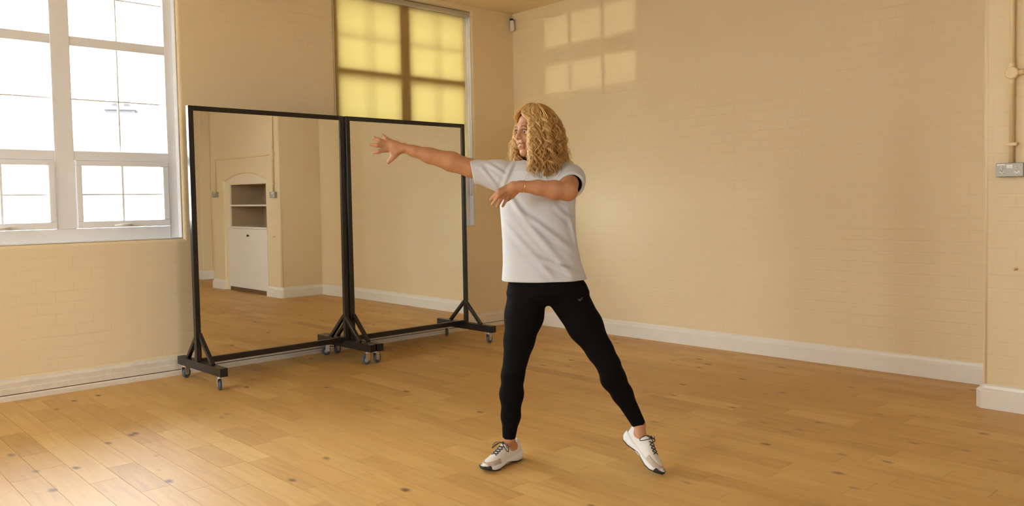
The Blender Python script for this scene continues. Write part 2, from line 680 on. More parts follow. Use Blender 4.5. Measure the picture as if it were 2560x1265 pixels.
# skirting
SK = [(0, 0), (0.020, 0), (0.020, 0.098), (0.017, 0.106), (0.011, 0.112), (0.009, 0.128), (0.005, 0.135), (0, 0.135)]
SKB = [(a * 1.7, b) for a, b in SK]
tag(sweep('baseboard_right', SK, [(XR, BR_Y0), (XR, 0.0)], 'skirt'), kind='structure')
tag(sweep('baseboard_breast', SKB, [(BR_X, AY0 + 0.012), (BR_X, BR_Y0 - 0.012), (BR_X + 0.012, BR_Y0), (XR, BR_Y0)], 'skirt'), kind='structure')
tag(sweep('baseboard_breast', SKB, [(XR, BR_Y1), (BR_X + 0.012, BR_Y1), (BR_X, BR_Y1 + 0.012), (BR_X, AY1 - 0.012)], 'skirt'), kind='structure')
tag(sweep('baseboard_alcove', SK, [(-0.13, YB), (-0.13, -7.77), (XR, -7.77), (XR, BR_Y1)], 'skirt'), kind='structure')
bl = tag(empty('baseboard_left', (-4, 0, 0)), kind='structure')


def lpart(name, prof, m):
    o = sweep(name, prof, [(XR, 0), (XW, 0)], m)
    o.location = (4, 0, 0)
    o.parent = bl


lpart('shoe_strip', [(0, 0), (0.034, 0), (0.034, 0.028), (0.028, 0.036), (0, 0.036)], 'skirtl')
lpart('joint', [(0, 0.036), (0.021, 0.036), (0.021, 0.042), (0, 0.042)], 'gap')
lpart('skirting_board', [(0, 0.042), (0.026, 0.042), (0.026, 0.078), (0.022, 0.082), (0.022, 0.114), (0.014, 0.126), (0.010, 0.138), (0, 0.138)], 'skirtl')
tag(sweep('baseboard_back', SK, [(XW, YB), (-0.13, YB)], 'skirt'), kind='structure')
tag(sweep('baseboard_west', SK, [(XW, 0), (XW, YB)], 'skirt'), kind='structure')


# ------------------------------------------------------------------ windows
def pane(x0, x1, y, z0, z1, parent):
    return box('pane', (x0, y, z0), (x1, y + 0.004, z1), 'glass', parent)


def window(n, x0, x1, hb=0.0025):
    W = tag(empty('window_%d' % n, ((x0 + x1) / 2, 0.07, SILL)), kind='structure')
    off = Vector(W.location)
    made = []

    def P(name, lo, hi, m='frame', parent=None, bev=0.004):
        par = parent or W
        o_ = off if parent is None else Vector((0, 0, 0))
        lo2 = [lo[i] - off[i] for i in range(3)]
        hi2 = [hi[i] - off[i] for i in range(3)]
        return box(name, lo2, hi2, m, par, bev)
    xm = (x0 + x1) / 2
    y0, y1 = 0.068, 0.155
    f = 0.066
    P('frame_stile', (x0, y0, SILL), (x0 + f, y1, HEAD))
    P('frame_stile', (x1 - f, y0, SILL), (x1, y1, HEAD))
    P('frame_head', (x0 + f, y0, HEAD - 0.06), (x1 - f, y1, HEAD))
    P('frame_sill', (x0 + f, y0 - 0.006, SILL), (x1 - f, y1, 1.088))
    P('mullion', (xm - 0.060, y0 - 0.004, 1.088), (xm + 0.060, y1, HEAD - 0.06))
    P('reveal_lining', (x1 - 0.006, 0.012, SILL + 0.006), (x1, y0, HEAD - 0.004), 'bar', bev=0.001)
    P('reveal_lining', (x0, 0.012, SILL + 0.006), (x0 + 0.006, y0, HEAD - 0.004), 'bar', bev=0.001)
    P('sill_board', (x0 + 0.006, 0.010, SILL), (x1 - 0.006, y0, SILL + 0.006), 'bar', bev=0.001)
    for a, b in ((x0 + f, xm - 0.060), (xm + 0.060, x1 - f)):
        P('transom', (a, y0, 1.553), (b, y1, 1.618))
        P('transom', (a, y0, 2.328), (b, y1, 2.392))
        c = (a + b) / 2
        for z0, z1 in ((2.392, HEAD - 0.06), (1.618, 2.328)):
            p = P('pane', (a, 0.118, z0), (b, 0.122, z1), 'glass', bev=0)
            P('glazing_bar', (c - hb, 0.110, z0), (c + hb, 0.132, z1), 'bar', p, 0.002)
            zm = (z0 + z1) / 2
            P('glazing_bar', (a, 0.110, zm - hb), (b, 0.132, zm + hb), 'bar', p, 0.002)
        # bottom hung casement
        za, zb = 1.090, 1.551
        ca = P('casement', (a + 0.004, y0 - 0.012, za), (b - 0.004, y1 - 0.04, za + 0.046), bev=0.004)
        P('rail', (a + 0.004, y0 - 0.012, zb - 0.034), (b - 0.004, y1 - 0.04, zb), 'frame', ca)
        P('stile', (a + 0.004, y0 - 0.012, za + 0.046), (a + 0.042, y1 - 0.04, zb - 0.034), 'frame', ca)
        P('stile', (b - 0.042, y0 - 0.012, za + 0.046), (b - 0.004, y1 - 0.04, zb - 0.034), 'frame', ca)
        P('pane', (a + 0.042, 0.092, za + 0.046), (b - 0.042, 0.096, zb - 0.034), 'glass', ca, 0)
        P('glazing_bar', (c - 0.007, 0.086, za + 0.046), (c + 0.007, 0.104, zb - 0.034), 'bar', ca, 0.002)
        zm = (za + zb) / 2
        P('glazing_bar', (a + 0.042, 0.084, zm - 0.005), (b - 0.042, 0.104, zm + 0.005), 'bar', ca, 0.002)
        # handle: base plate, neck and lever
        bm = bmesh.new()
        addbox(bm, (c - 0.045, y0 - 0.018, za + 0.002), (c + 0.045, y0 - 0.012, za + 0.024), 0.003)
        addtube(bm, [(c + 0.025, y0 - 0.014, za + 0.013), (c + 0.025, y0 - 0.042, za + 0.014)], 0.008, 12)
        addtube(bm, [(c + 0.03, y0 - 0.042, za + 0.014), (c - 0.02, y0 - 0.046, za + 0.018), (c - 0.085, y0 - 0.044, za + 0.012)], [0.008, 0.0075, 0.006], 12)
        bmesh.ops.translate(bm, vec=-off, verts=bm.verts)
        bmobj('handle', bm, 'handle', ca, True)
    return W


for k, (a, b) in WIN_X.items():
    window(k, a, b, 0.008 if k == 2 else 0.005)


def plain_window(n, axis, a0, a1, z0, z1, depth, cols, rows):
    """simple fixed window in the walls behind the camera; rows = transom heights"""
    if axis == 'y':
        W = empty('window_%d' % n, ((a0 + a1) / 2, depth, z0)); mk = lambda a, b, c, d, t: ((a, depth - t, c), (b, depth + t, d))
    else:
        W = empty('window_%d' % n, (depth, (a0 + a1) / 2, z0)); mk = lambda a, b, c, d, t: ((depth - t, a, c), (depth + t, b, d))
    W['kind'] = 'structure'
    off = Vector(W.location)

    def P(name, a, b, c, d, m, t=0.035):
        lo, hi = mk(a, b, c, d, t)
        return box(name, [lo[i] - off[i] for i in range(3)], [hi[i] - off[i] for i in range(3)], m, W)
    f = 0.05
    P('frame_stile', a0, a0 + f, z0, z1, 'frame'); P('frame_stile', a1 - f, a1, z0, z1, 'frame')
    P('frame_head', a0 + f, a1 - f, z1 - f, z1, 'frame'); P('frame_sill', a0 + f, a1 - f, z0, z0 + f, 'frame')
    for c, hw in cols:
        P('mullion', c - hw, c + hw, z0 + f, z1 - f, 'frame')
    for c, hw in rows:
        P('transom', a0 + f, a1 - f, c - hw, c + hw, 'frame', 0.03)
    P('pane', a0 + f, a1 - f, z0 + f, z1 - f, 'glass', 0.002)


nw = 4
for a, b in BACK_WIN:
    plain_window(nw, 'y', a, b, 0.95, 2.85, YB - 0.12, [((a + b) / 2, 0.05)], [(2.1, 0.03)])
    nw += 1
plain_window(nw, 'x', *HIGH, XW - 0.12, [(-0.78, 0.022), (-1.18, 0.022)], [(2.635, 0.085), (1.6, 0.04)])
for a, b in WEST_WIN:
    nw += 1
    plain_window(nw, 'x', a, b, 0.85, 2.25, XW - 0.12, [((a + b) / 2, 0.05)], [])

# yellow roller blind in the second window
ax, bx_ = WIN_X[2]
blind = tag(empty('roller_blind', (-1.27, 0.04, 1.5)), 'yellow translucent roller blind drawn down over the window by the corner', 'blind')
bo = Vector(blind.location)
x0b, x1b = -1.992, -0.562
gx, gz = 24, 20
vt = [(x0b + (x1b - x0b) * i / gx - bo.x, 0.040 + 0.0015 * math.sin(i * 0.9) - bo.y, 1.5 + (3.0 - 1.5) * j / gz - bo.z) for j in range(gz + 1) for i in range(gx + 1)]
fc = [(j * (gx + 1) + i, j * (gx + 1) + i + 1, (j + 1) * (gx + 1) + i + 1, (j + 1) * (gx + 1) + i) for j in range(gz) for i in range(gx)]
me = bpy.data.meshes.new('fabric'); me.from_pydata(vt, [], fc)
link('fabric', me, 'blind', blind, True)
bm = bmesh.new()
addbox(bm, (ax + 0.01 - bo.x, 0.004 - bo.y, 2.995 - bo.z), (bx_ - 0.008 - bo.x, 0.058 - bo.y, 3.04 - bo.z), 0.006)
bmobj('cassette', bm, 'alu', blind)
box('bottom_bar', (x0b - bo.x, 0.034 - bo.y, 1.488 - bo.z), (x1b - bo.x, 0.046 - bo.y, 1.502 - bo.z), 'white_pl', blind, 0.003)
bm = bmesh.new()
for s in (0, 0.012):
    addtube(bm, [(-0.530 + s - bo.x, 0.03 - bo.y, 3.0 - bo.z), (-0.530 + s - bo.x, 0.03 - bo.y, 1.33 - bo.z)], 0.0016, 6)
bmobj('chain', bm, 'white_pl', blind)
bm = bmesh.new()
addbox(bm, (-0.540 - bo.x, 0.018 - bo.y, 1.285 - bo.z), (-0.508 - bo.x, 0.042 - bo.y, 1.345 - bo.z), 0.010)
bmobj('chain_tensioner', bm, 'white_pl', blind, True)

# ------------------------------------------------------------------ outside
tag(box('ground', (-60, TH, -0.9), (60, 90, -0.7), 'ground'), kind='structure')
tag(box('ground', (-60, -60, -0.9), (60, YB - TH, -0.7), 'ground'), kind='structure')
tag(box('ground', (-60, YB - TH, -0.9), (XW - TH, TH, -0.7), 'ground'), kind='structure')
tag(box('added_sun_block_wall', (-14.3, -30, -0.7), (-14.0, 20, 2.30), 'render'), 'long white wall added out of view to block low sun and bounce sky light indoors', 'wall')  # added wall, never in view: stops the low sun and bounces sky light inside
house = tag(empty('house', (5.1, 25.6, -0.7)), 'pale house with a pitched roof and chimney seen through the bright left window', 'building')
hm = Matrix.Rotation(math.radians(-22), 4, 'Z')
house.rotation_euler = (0, 0, math.radians(-22))
box('wall', (-7, -4, 0), (7, 4, 2.2), 'render', house)
bm = bmesh.new()
v = [bm.verts.new(p) for p in ((-7.3, -4.4, 2.1), (7.3, -4.4, 2.1), (7.3, 4.4, 2.1), (-7.3, 4.4, 2.1), (-7.3, 0, 4.6), (7.3, 0, 4.6))]
for f_ in ((0, 1, 5, 4), (2, 3, 4, 5), (0, 4, 3), (1, 2, 5), (0, 3, 2, 1)):
    bm.faces.new([v[i] for i in f_])
bmobj('roof', bm, 'roof', house)
ch = box('chimney', (-1.2, -0.45, 3.9), (-0.3, 0.45, 5.6), 'chim', house)
for q in (-0.95, -0.55):
    bm = bmesh.new()
    addcyl(bm, (q, 0, 5.72), (q, 0, 6.15), 0.13, 14, 0.10)
    bmobj('chimney_pot', bm, 'chim', ch, True)
box('chimney_cap', (-1.3, -0.55, 5.6), (-0.2, 0.55, 5.74), 'chim', ch)
for q in (-4.8, -1.6, 1.6, 4.8):
    wv = box('window', (q - 0.6, -4.05, 0.8), (q + 0.6, -3.98, 1.9), 'frame', house)
    box('window_pane', (q - 0.52, -4.07, 0.88), (q + 0.52, -4.05, 1.82), 'roof', wv)

# ------------------------------------------------------------------ mobile mirrors
def caster(parent, x, y, rot):
    c = empty('caster', (x, y, 0), parent)
    bm = bmesh.new()
    addbox(bm, (-0.028, -0.022, 0.094), (0.028, 0.022, 0.0985), 0.001)          # top plate
    addcyl(bm, (0, 0, 0.082), (0, 0, 0.095), 0.019, 18, bev=0.002)                # swivel head
    for s in (-1, 1):                                                            # fork legs
        addbox(bm, (-0.012, s * 0.0165 - 0.0015, 0.030), (0.022, s * 0.0165 + 0.0015, 0.086), 0.001)
    addbox(bm, (-0.014, -0.018, 0.080), (0.022, 0.018, 0.085), 0.001)
    f = bmobj('fork', bm, 'zinc', c)
    f.rotation_euler = (0, 0, rot)
    bm = bmesh.new()
    prof = [(0.017, -0.0115), (0.029, -0.0115), (0.034, -0.009), (0.0365, -0.004), (0.0365, 0.004), (0.034, 0.009), (0.029, 0.0115), (0.017, 0.0115)]
    n = 28
    rg = [[bm.verts.new((r * math.cos(2 * math.pi * k / n) + 0.016, t, 0.0365 + r * math.sin(2 * math.pi * k / n))) for k in range(n)] for r, t in prof]
    for i in range(len(rg)):
        a, b = rg[i], rg[(i + 1) % len(rg)]
        for k in range(n):
            bm.faces.new((a[k], a[(k + 1) % n], b[(k + 1) % n], b[k]))
    wh = bmobj('wheel', bm, 'rubber', c, True)
    wh.rotation_euler = (0, 0, rot)
    bm = bmesh.new()
    addcyl(bm, (0.016, -0.0105, 0.0365), (0.016, 0.0105, 0.0365), 0.0175, 20)
    addcyl(bm, (0.016, -0.019, 0.0365), (0.016, 0.019, 0.0365), 0.005, 10)
    h = bmobj('hub', bm, 'hub', c)
    h.rotation_euler = (0, 0, rot)
    return c


def mirror(label, x0, x1, yaw, tilt, rots):
    cx = (x0 + x1) / 2
    R_ = tag(empty('mobile_mirror', (cx, -0.43, 0)), label, 'mirror', 'wheeled dance studio mirrors')
    R_.rotation_euler = (0, 0, math.radians(yaw))
    hw = (x1 - x0) / 2
    zt, zb = 1.912, 0.137
    t = 0.036
    for s in (-1, 1):
        a, b = sorted((s * hw, s * (hw - t)))
        box('post', (a, -0.02, 0.155), (b, 0.02, zt), 'black', R_, 0.003)
    box('top_rail', (-hw + t, -0.02, zt - 0.034), (hw - t, 0.02, zt), 'black', R_, 0.003)
    box('bottom_rail', (-hw + t, -0.02, zb), (hw - t, 0.02, zb + 0.04), 'black', R_, 0.003)
    box('backing_board', (-hw + t, 0.004, zb + 0.04), (hw - t, 0.014, zt - 0.034), 'cap', R_)
    g = box('glass', (-hw + t, -0.004, zb + 0.04 - 1.0), (hw - t, 0.0, zt - 0.034 - 1.0), 'mirror', R_)
    g.location = (0, -0.004, 1.0)
    g.rotation_euler = (math.radians(tilt), 0, 0)
    for i, s in enumerate((-1, 1)):
        xc = s * (hw - 0.027)
        ft = box('foot_bar', (xc - 0.027, -0.385, 0.100), (xc + 0.027, 0.325, 0.157), 'black', R_, 0.003)
        for yy in (-0.387, 0.323):
            box('end_cap', (xc - 0.0225, yy, 0.1045), (xc + 0.0225, yy + 0.004, 0.1525), 'cap', ft)
        for d in (-1, 1):
            bm = bmesh.new()
            p0, p1 = Vector((xc, d * 0.012, 0.345)), Vector((xc, d * 0.205 - 0.01, 0.157))
            ax_ = (p1 - p0).normalized()
            L = (p1 - p0).length
            mt_ = Matrix.Translation(p0) @ ax_.to_track_quat('Z', 'X').to_matrix().to_4x4()
            addbox(bm, (-0.013, -0.013, 0), (0.013, 0.013, L + 0.004), 0.002, mt_)
            bmobj('brace', bm, 'black', R_)
        for k, yy in enumerate((-0.315, 0.265)):
            caster(R_, xc, yy, rots[i * 2 + k])
    return R_


mirror('left one of two wheeled mirrors, nearer the bright window, reflecting the chimney breast cupboard', -3.424, -2.206, 0.9, 0.3, (1.2, 0.5, 2.9, 2.8))
mirror('right one of two wheeled mirrors, under the yellow blind, reflecting plain wall', -2.190, -0.985, 0.0, 0.2, (0.3, 0.4, 0.3, 1.0))

# ------------------------------------------------------------------ chimney breast cupboard, sockets, conduit
cab = tag(empty('alcove_cupboard', (BR_X + 0.05, (AY0 + AY1) / 2, 0)), 'white built-in cupboard under an open shelf in the arched chimney breast opening', 'cupboard')
co = Vector(cab.location)


def CB(name, lo, hi, m, parent=None, bev=0.003):
    return box(name, [lo[i] - co[i] for i in range(3)], [hi[i] - co[i] for i in range(3)], m, parent or cab, bev)


OY0, OY1, OZ0, OZ1, OZS = -4.885, -5.93, 0.905, 1.487, 1.185
xf = BR_X + 0.03
bm = bmesh.new()
outl = [(p[0], p[1]) for p in arch]
poly = [[Vector((p[0], p[1], 0)) for p in outl], [Vector((p[0], p[1], 0)) for p in rect(OY1, OY0, OZ0, OZ1)], ]
fl = [v for q in poly for v in q]
v0 = [bm.verts.new((xf - co.x, p.x - co.y, p.y)) for p in fl]
for t in tessellate_polygon(poly):
    bm.faces.new([v0[i] for i in t])
geo = bmesh.ops.extrude_face_region(bm, geom=bm.faces[:])
bmesh.ops.translate(bm, vec=(0.02, 0, 0), verts=[e for e in geo['geom'] if isinstance(e, bmesh.types.BMVert)])
bmobj('face_panel', bm, 'panelpaint', cab)
CB('back', (XR - 0.05, AY1 + 0.005, 0.02), (XR - 0.03, AY0 - 0.005, AZS), 'cabin')
CB('side', (xf + 0.02, OY0, 0.02), (XR - 0.05, OY0 + 0.02, AZS), 'cabin')
CB('side', (xf + 0.02, OY1 - 0.02, 0.02), (XR - 0.05, OY1, AZS), 'cabin')
CB('top', (xf + 0.02, OY1, OZ1), (XR - 0.05, OY0, OZ1 + 0.02), 'cabin')
CB('shelf', (xf - 0.004, OY1 + 0.002, OZS), (XR - 0.055, OY0 - 0.002, OZS + 0.022), 'cab')
CB('counter', (xf - 0.03, OY1 - 0.06, OZ0 - 0.026), (XR - 0.055, OY0 + 0.045, OZ0), 'cab')
dr = CB('door', (xf - 0.022, OY1 - 0.04, 0.055), (xf - 0.001, OY0 + 0.035, OZ0 - 0.03), 'cab')
bm = bmesh.new()
addcyl(bm, (xf - 0.022 - co.x, -5.36 - co.y, 0.785), (xf - 0.05 - co.x, -5.36 - co.y, 0.785), 0.011, 16, 0.015, bev=0.003)
bmobj('knob', bm, 'dark', dr, True)
CB('plinth', (xf - 0.01, OY1 - 0.04, 0.0), (xf + 0.01, OY0 + 0.035, 0.05), 'gap')


def socket(y, z, label):
    W_, H_, D_ = 0.132, 0.074, 0.040
    S = tag(empty('double_socket', (BR_X, y, z)), label, 'socket', 'metal-clad sockets on the chimney breast')
    b_ = box('back_box', (-D_ + 0.006, -W_ / 2, -H_ / 2), (0, W_ / 2, H_ / 2), 'metalclad', S, 0.004)
    p_ = box('face_plate', (-D_, -W_ / 2 - 0.001, -H_ / 2 - 0.001), (-D_ + 0.006, W_ / 2 + 0.001, H_ / 2 + 0.001), 'metalclad', S, 0.003)
    for s in (-1, 1):
        yc = s * 0.036
        box('switch_rocker', (-D_ - 0.004, yc - 0.005, 0.004), (-D_, yc + 0.006, 0.020), 'white_pl', p_, 0.002)
        box('switch_dot', (-D_ - 0.0045, yc - 0.002, 0.010), (-D_ - 0.004, yc + 0.002, 0.0135), 'dark', p_)
        ins = box('outlet_insert', (-D_ - 0.002, yc - 0.014, -0.022), (-D_, yc + 0.014, -0.008), 'white_pl', p_, 0.004)
        for (dy, dz, a_, b2) in ((0, -0.010, 0.002, 0.003), (-0.008, -0.018, 0.003, 0.0015), (0.008, -0.018, 0.003, 0.0015)):
            box('pin_slot', (-D_ - 0.0025, yc + dy - a_, dz - b2), (-D_ - 0.002, yc + dy + a_, dz + b2), 'dark', ins)
    box('sticker', (-D_ - 0.0008, 0.020, 0.025), (-D_, 0.060, 0.033), 'white_pl', p_)
    box('sticker', (-D_ - 0.0008, -0.016, 0.008), (-D_, 0.014, 0.029), 'white_pl', p_)
    return S


socket(-4.601, 1.333, 'grey metal double socket below the vertical conduit at the right edge of the photo')
socket(-6.29, 1.355, 'grey metal double socket far left of the cupboard, seen in the mirror')
cdt = tag(empty('conduit', (BR_X, -4.605, 1.37)), 'cream painted conduit running down the chimney breast to the sockets', 'conduit')
cx_ = Vector(cdt.location)


def CP(name, pts, r, parent=cdt):
    bm = bmesh.new()
    addtube(bm, [Vector(p) - cx_ for p in pts], r, 14)
    return bmobj(name, bm, 'conduit', parent, True)


xc = BR_X - 0.0155
CP('drop_pipe', [(xc, -4.605, ZC - 0.001), (xc, -4.605, 1.372)], 0.0125)
CP('cross_pipe', [(xc, -4.605, 1.857), (xc, -6.26, 1.857), (xc, -6.283, 1.85), (xc, -6.29, 1.83), (xc, -6.29, 1.394)], 0.0125)
bm = bmesh.new()
addcyl(bm, (BR_X - 0.001 - cx_.x, 0, 1.857 - cx_.z), (BR_X - 0.036 - cx_.x, 0, 1.857 - cx_.z), 0.033, 26, bev=0.004)
for dz in (-1, 1):
    addcyl(bm, (xc - cx_.x, 0, 1.857 + dz * 0.028 - cx_.z), (xc - cx_.x, 0, 1.857 + dz * 0.055 - cx_.z), 0.0142, 16)
addcyl(bm, (xc - cx_.x, -0.028, 1.857 - cx_.z), (xc - cx_.x, -0.055, 1.857 - cx_.z), 0.0142, 16)
jb = bmobj('junction_box', bm, 'conduit', cdt, True)
jb.data.set_sharp_from_angle(angle=0.7)
for zz in (1.472, 2.45):
    box('saddle', (BR_X - 0.029 - cx_.x, -0.026, zz - 0.009 - cx_.z), (BR_X - 0.001 - cx_.x, 0.026, zz + 0.009 - cx_.z), 'conduit', cdt, 0.004)
for y_, lb in ((-4.625, 'small painted wall hook low on the breast below the near socket'), (-6.24, 'small painted wall hook left of the cupboard, seen in the mirror')):
    bm = bmesh.new()
    addtube(bm, [(0, 0, 0), (-0.018, 0, -0.002), (-0.028, 0, -0.006), (-0.032, 0, 0.004)], 0.005, 8)
    addcyl(bm, (0, 0, 0), (-0.004, 0, 0), 0.010, 12)
    h = bmobj('wall_hook', bm, 'conduit', None, True)
    h.location = (BR_X, y_, 0.792)
    tag(h, lb, 'hook')

# alarm sensor high in the corner
sen = tag(empty('alarm_sensor', (0.0, -0.035, 2.93)), 'small white motion sensor mounted high in the room corner', 'sensor')
sen.rotation_euler = (0, 0, math.radians(45))
bm = bmesh.new()
addbox(bm, (-0.028, -0.020, -0.005), (0.028, 0.018, 0.095), 0.008)
bmobj('housing', bm, 'white_pl', sen, True)
bm = bmesh.new()
addbox(bm, (-0.020, -0.026, 0.008), (0.020, -0.016, 0.055), 0.006)
bmobj('lens', bm, 'skirt', sen, True)
bm = bmesh.new()
addbox(bm, (-0.033, -0.015, 0.095), (0.033, 0.020, 0.112), 0.003)
bmobj('bracket', bm, 'dark', sen)
#@@PERSON
# ------------------------------------------------------------------ the dancer
# local frame: u = to the right seen from the camera, y = away from it, z = up; metres
EU = np.array([math.sin(_yaw), -math.cos(_yaw), 0.0])
EF = np.array([math.cos(_yaw), math.sin(_yaw), 0.0])
PO = np.array([CAM[0], CAM[1], 0.0]) + EF * 3.62 + EU * (70.0 / FPX * 3.62)


def at(px, py, n):
    """point of the pose seen at (px, py), n metres in front of the dancer's own plane"""
    d = CF + CR * (px - CXP) / FPX - CU * (py - CYP) / FPX
    t = (-n - (CAM - PO) @ EF) / (d @ EF)
    q = CAM + d * t - PO
    return np.array([q @ EU, q @ EF, q[2]])


def on_floor(px, py, z=0.0):
    d = CF + CR * (px - CXP) / FPX - CU * (py - CYP) / FPX
    q = CAM + d * ((z - CAM[2]) / d[2]) - PO
    return np.array([q @ EU, q @ EF, q[2]])


class Solid:
    """smooth union of simple volumes, meshed with surface nets"""

    def __init__(self):
        self.p = []

    def cone(self, a, b, ra, rb, k=0.012, sub=False):
        a, b = np.asarray(a, float), np.asarray(b, float)
        ba = b - a
        l2 = max(ba @ ba, 1e-12)

        def f(p):
            pa = p - a
            t = np.clip(pa @ ba / l2, 0, 1)
            return np.linalg.norm(pa - t[:, None] * ba, axis=1) - (ra + (rb - ra) * t)
        self.p.append((f, k, sub))

    def chain(self, pts, rs, k=0.012):
        for i in range(len(pts) - 1):
            self.cone(pts[i], pts[i + 1], rs[i], rs[i + 1], k)

    def ell(self, c, r, k=0.012, A=None, sub=False):
        c, r = np.asarray(c, float), np.asarray(r, float)

        def f(p):
            q = p - c
            if A is not None:
                q = q @ A
            k0 = np.linalg.norm(q / r, axis=1)
            k1 = np.linalg.norm(q / (r * r), axis=1)
            return k0 * (k0 - 1) / np.maximum(k1, 1e-9)
        self.p.append((f, k, sub))

    def fn(self, f, k=0.012, sub=False):
        self.p.append((f, k, sub))

    def __call__(self, p, use=None):
        d = None
        for i, (f, k, sub) in enumerate(self.p):
            if use is not None and not use[i]:
                continue
            e = f(p)
            if d is None:
                d = e
                continue
            if sub:
                h = np.maximum(k - np.abs(-d - e), 0) / k
                d = np.maximum(d, -e) + h * h * k * 0.25
            else:
                h = np.maximum(k - np.abs(d - e), 0) / k
                d = np.minimum(d, e) - h * h * k * 0.25
        if d is None:
            d = np.full(len(p), 1.0)
        return d

    def mesh(self, lo, hi, h, post=None, B=20):
        lo, hi = np.asarray(lo, float), np.asarray(hi, float)
        nb = np.ceil((hi - lo) / (h * B)).astype(int)
        dim = nb * B + 1
        vol = np.full(dim, 1.0, np.float32)
        g = np.stack(np.meshgrid(*[np.arange(n) for n in nb], indexing='ij'), -1).reshape(-1, 3)
        cen = lo + (g + 0.5) * B * h
        rad = B * h * 0.5 * math.sqrt(3)
        vals = np.stack([f(cen) for f, k, s in self.p], 1)
        r1 = np.arange(B + 1)
        loc = np.stack(np.meshgrid(r1, r1, r1, indexing='ij'), -1).reshape(-1, 3)
        near = vals < rad * 1.7 + 0.03
        full = self(cen)
        addm = np.array([not s for f, k, s in self.p])
        for bi in np.nonzero((near & addm).any(1) & (full > -rad * 1.7 - 0.03))[0]:
            p = lo + (g[bi] * B + loc) * h
            d = self(p, near[bi])
            if post is not None:
                d = post(p, d)
            i, j, k = g[bi] * B
            vol[i:i + B + 1, j:j + B + 1, k:k + B + 1] = d.reshape(B + 1, B + 1, B + 1)
        inside_blocks = np.nonzero(full <= -rad * 1.7 - 0.03)[0]
        for bi in inside_blocks:
            i, j, k = g[bi] * B
            vol[i + 1:i + B, j + 1:j + B, k + 1:k + B] = -1.0
        s = vol < 0
        # cells with a sign change
        def c8(a):
            return [a[i:a.shape[0] - 1 + i, j:a.shape[1] - 1 + j, k:a.shape[2] - 1 + k] for i in (0, 1) for j in (0, 1) for k in (0, 1)]
        cs = c8(s)
        anyi = np.logical_or.reduce(cs)
        alli = np.logical_and.reduce(cs)
        cells = np.argwhere(anyi & ~alli)
        cd_ = np.array(anyi.shape)
        cid = (cells[:, 0] * cd_[1] + cells[:, 1]) * cd_[2] + cells[:, 2]
        corner = np.array([(i, j, k) for i in (0, 1) for j in (0, 1) for k in (0, 1)])
        cv = np.stack([vol[cells[:, 0] + c[0], cells[:, 1] + c[1], cells[:, 2] + c[2]] for c in corner], 1)
        acc = np.zeros((len(cells), 3)); cnt = np.zeros(len(cells))
        for a in range(8):
            for b in range(a + 1, 8):
                if np.abs(corner[a] - corner[b]).sum() != 1:
                    continue
                m = (cv[:, a] < 0) != (cv[:, b] < 0)
                t = cv[m, a] / (cv[m, a] - cv[m, b])
                acc[m] += corner[a] + t[:, None] * (corner[b] - corner[a])
                cnt[m] += 1
        vert = lo + (cells + acc / cnt[:, None]) * h
        faces = []
        for ax in range(3):
            o1, o2 = [(1, 2), (2, 0), (0, 1)][ax]
            sl0 = [slice(None)] * 3; sl1 = [slice(None)] * 3
            sl0[ax] = slice(0, -1); sl1[ax] = slice(1, None)
            ch = s[tuple(sl0)] != s[tuple(sl1)]
            e = np.argwhere(ch)
            ok = (e[:, o1] > 0) & (e[:, o2] > 0) & (e[:, o1] < dim[o1] - 1) & (e[:, o2] < dim[o2] - 1)
            e = e[ok]
            ins = s[e[:, 0], e[:, 1], e[:, 2]]
            q = []
            for d1, d2 in ((0, 0), (-1, 0), (-1, -1), (0, -1)):
                c = e.copy(); c[:, o1] += d1; c[:, o2] += d2
                q.append(np.searchsorted(cid, (c[:, 0] * cd_[1] + c[:, 1]) * cd_[2] + c[:, 2]))
            q = np.stack(q, 1)
            q[~ins] = q[~ins][:, ::-1]
            faces.append(q)
        return vert, np.concatenate(faces)


def meshobj(name, vf, m, parent, relax=1):
    v, f = vf
    if relax:
        n = len(v)
        a = np.concatenate([f[:, i] for i in range(4)]); b = np.concatenate([f[:, (i + 1) % 4] for i in range(4)])
        aa, bb = np.concatenate([a, b]), np.concatenate([b, a])
        deg = np.bincount(aa, minlength=n).astype(float)[:, None]
        for _ in range(relax):
            for lam in (0.5, -0.52):
                s_ = np.stack([np.bincount(aa, v[bb, c], minlength=n) for c in range(3)], 1) / deg
                v = v + lam * (s_ - v)
    me = bpy.data.meshes.new(name)
    me.vertices.add(len(v)); me.vertices.foreach_set('co', v.astype(np.float32).ravel())
    me.loops.add(len(f) * 4); me.loops.foreach_set('vertex_index', f.astype(np.int32).ravel())
    me.polygons.add(len(f)); me.polygons.foreach_set('loop_start', np.arange(0, len(f) * 4, 4, dtype=np.int32))
    me.update(calc_edges=True)
    me.validate()
    return link(name, me, m, parent, True)


def loft(keys, pw=2.2):
    """horizontal super-elliptic sections; keys = (py, x left, x right, half depth, n)"""
    K = []
    for py, xl, xr, b, n in keys:
        l, r = at(xl, py, n), at(xr, py, n)
        K.append(((l[2] + r[2]) / 2, (l[0] + r[0]) / 2, (r[0] - l[0]) / 2, b, -n))
    K = np.array(sorted(K))

    def f(p):
        z = p[:, 2]
        c, a, b, y = (np.interp(z, K[:, 0], K[:, i]) for i in (1, 2, 3, 4))
        q = (np.abs((p[:, 0] - c) / a) ** pw + np.abs((p[:, 1] - y) / b) ** pw) ** (1 / pw)
        d = (q - 1) * np.minimum(a, b)
        return np.maximum(d, np.maximum(z - K[-1, 0], K[0, 0] - z))
    return f


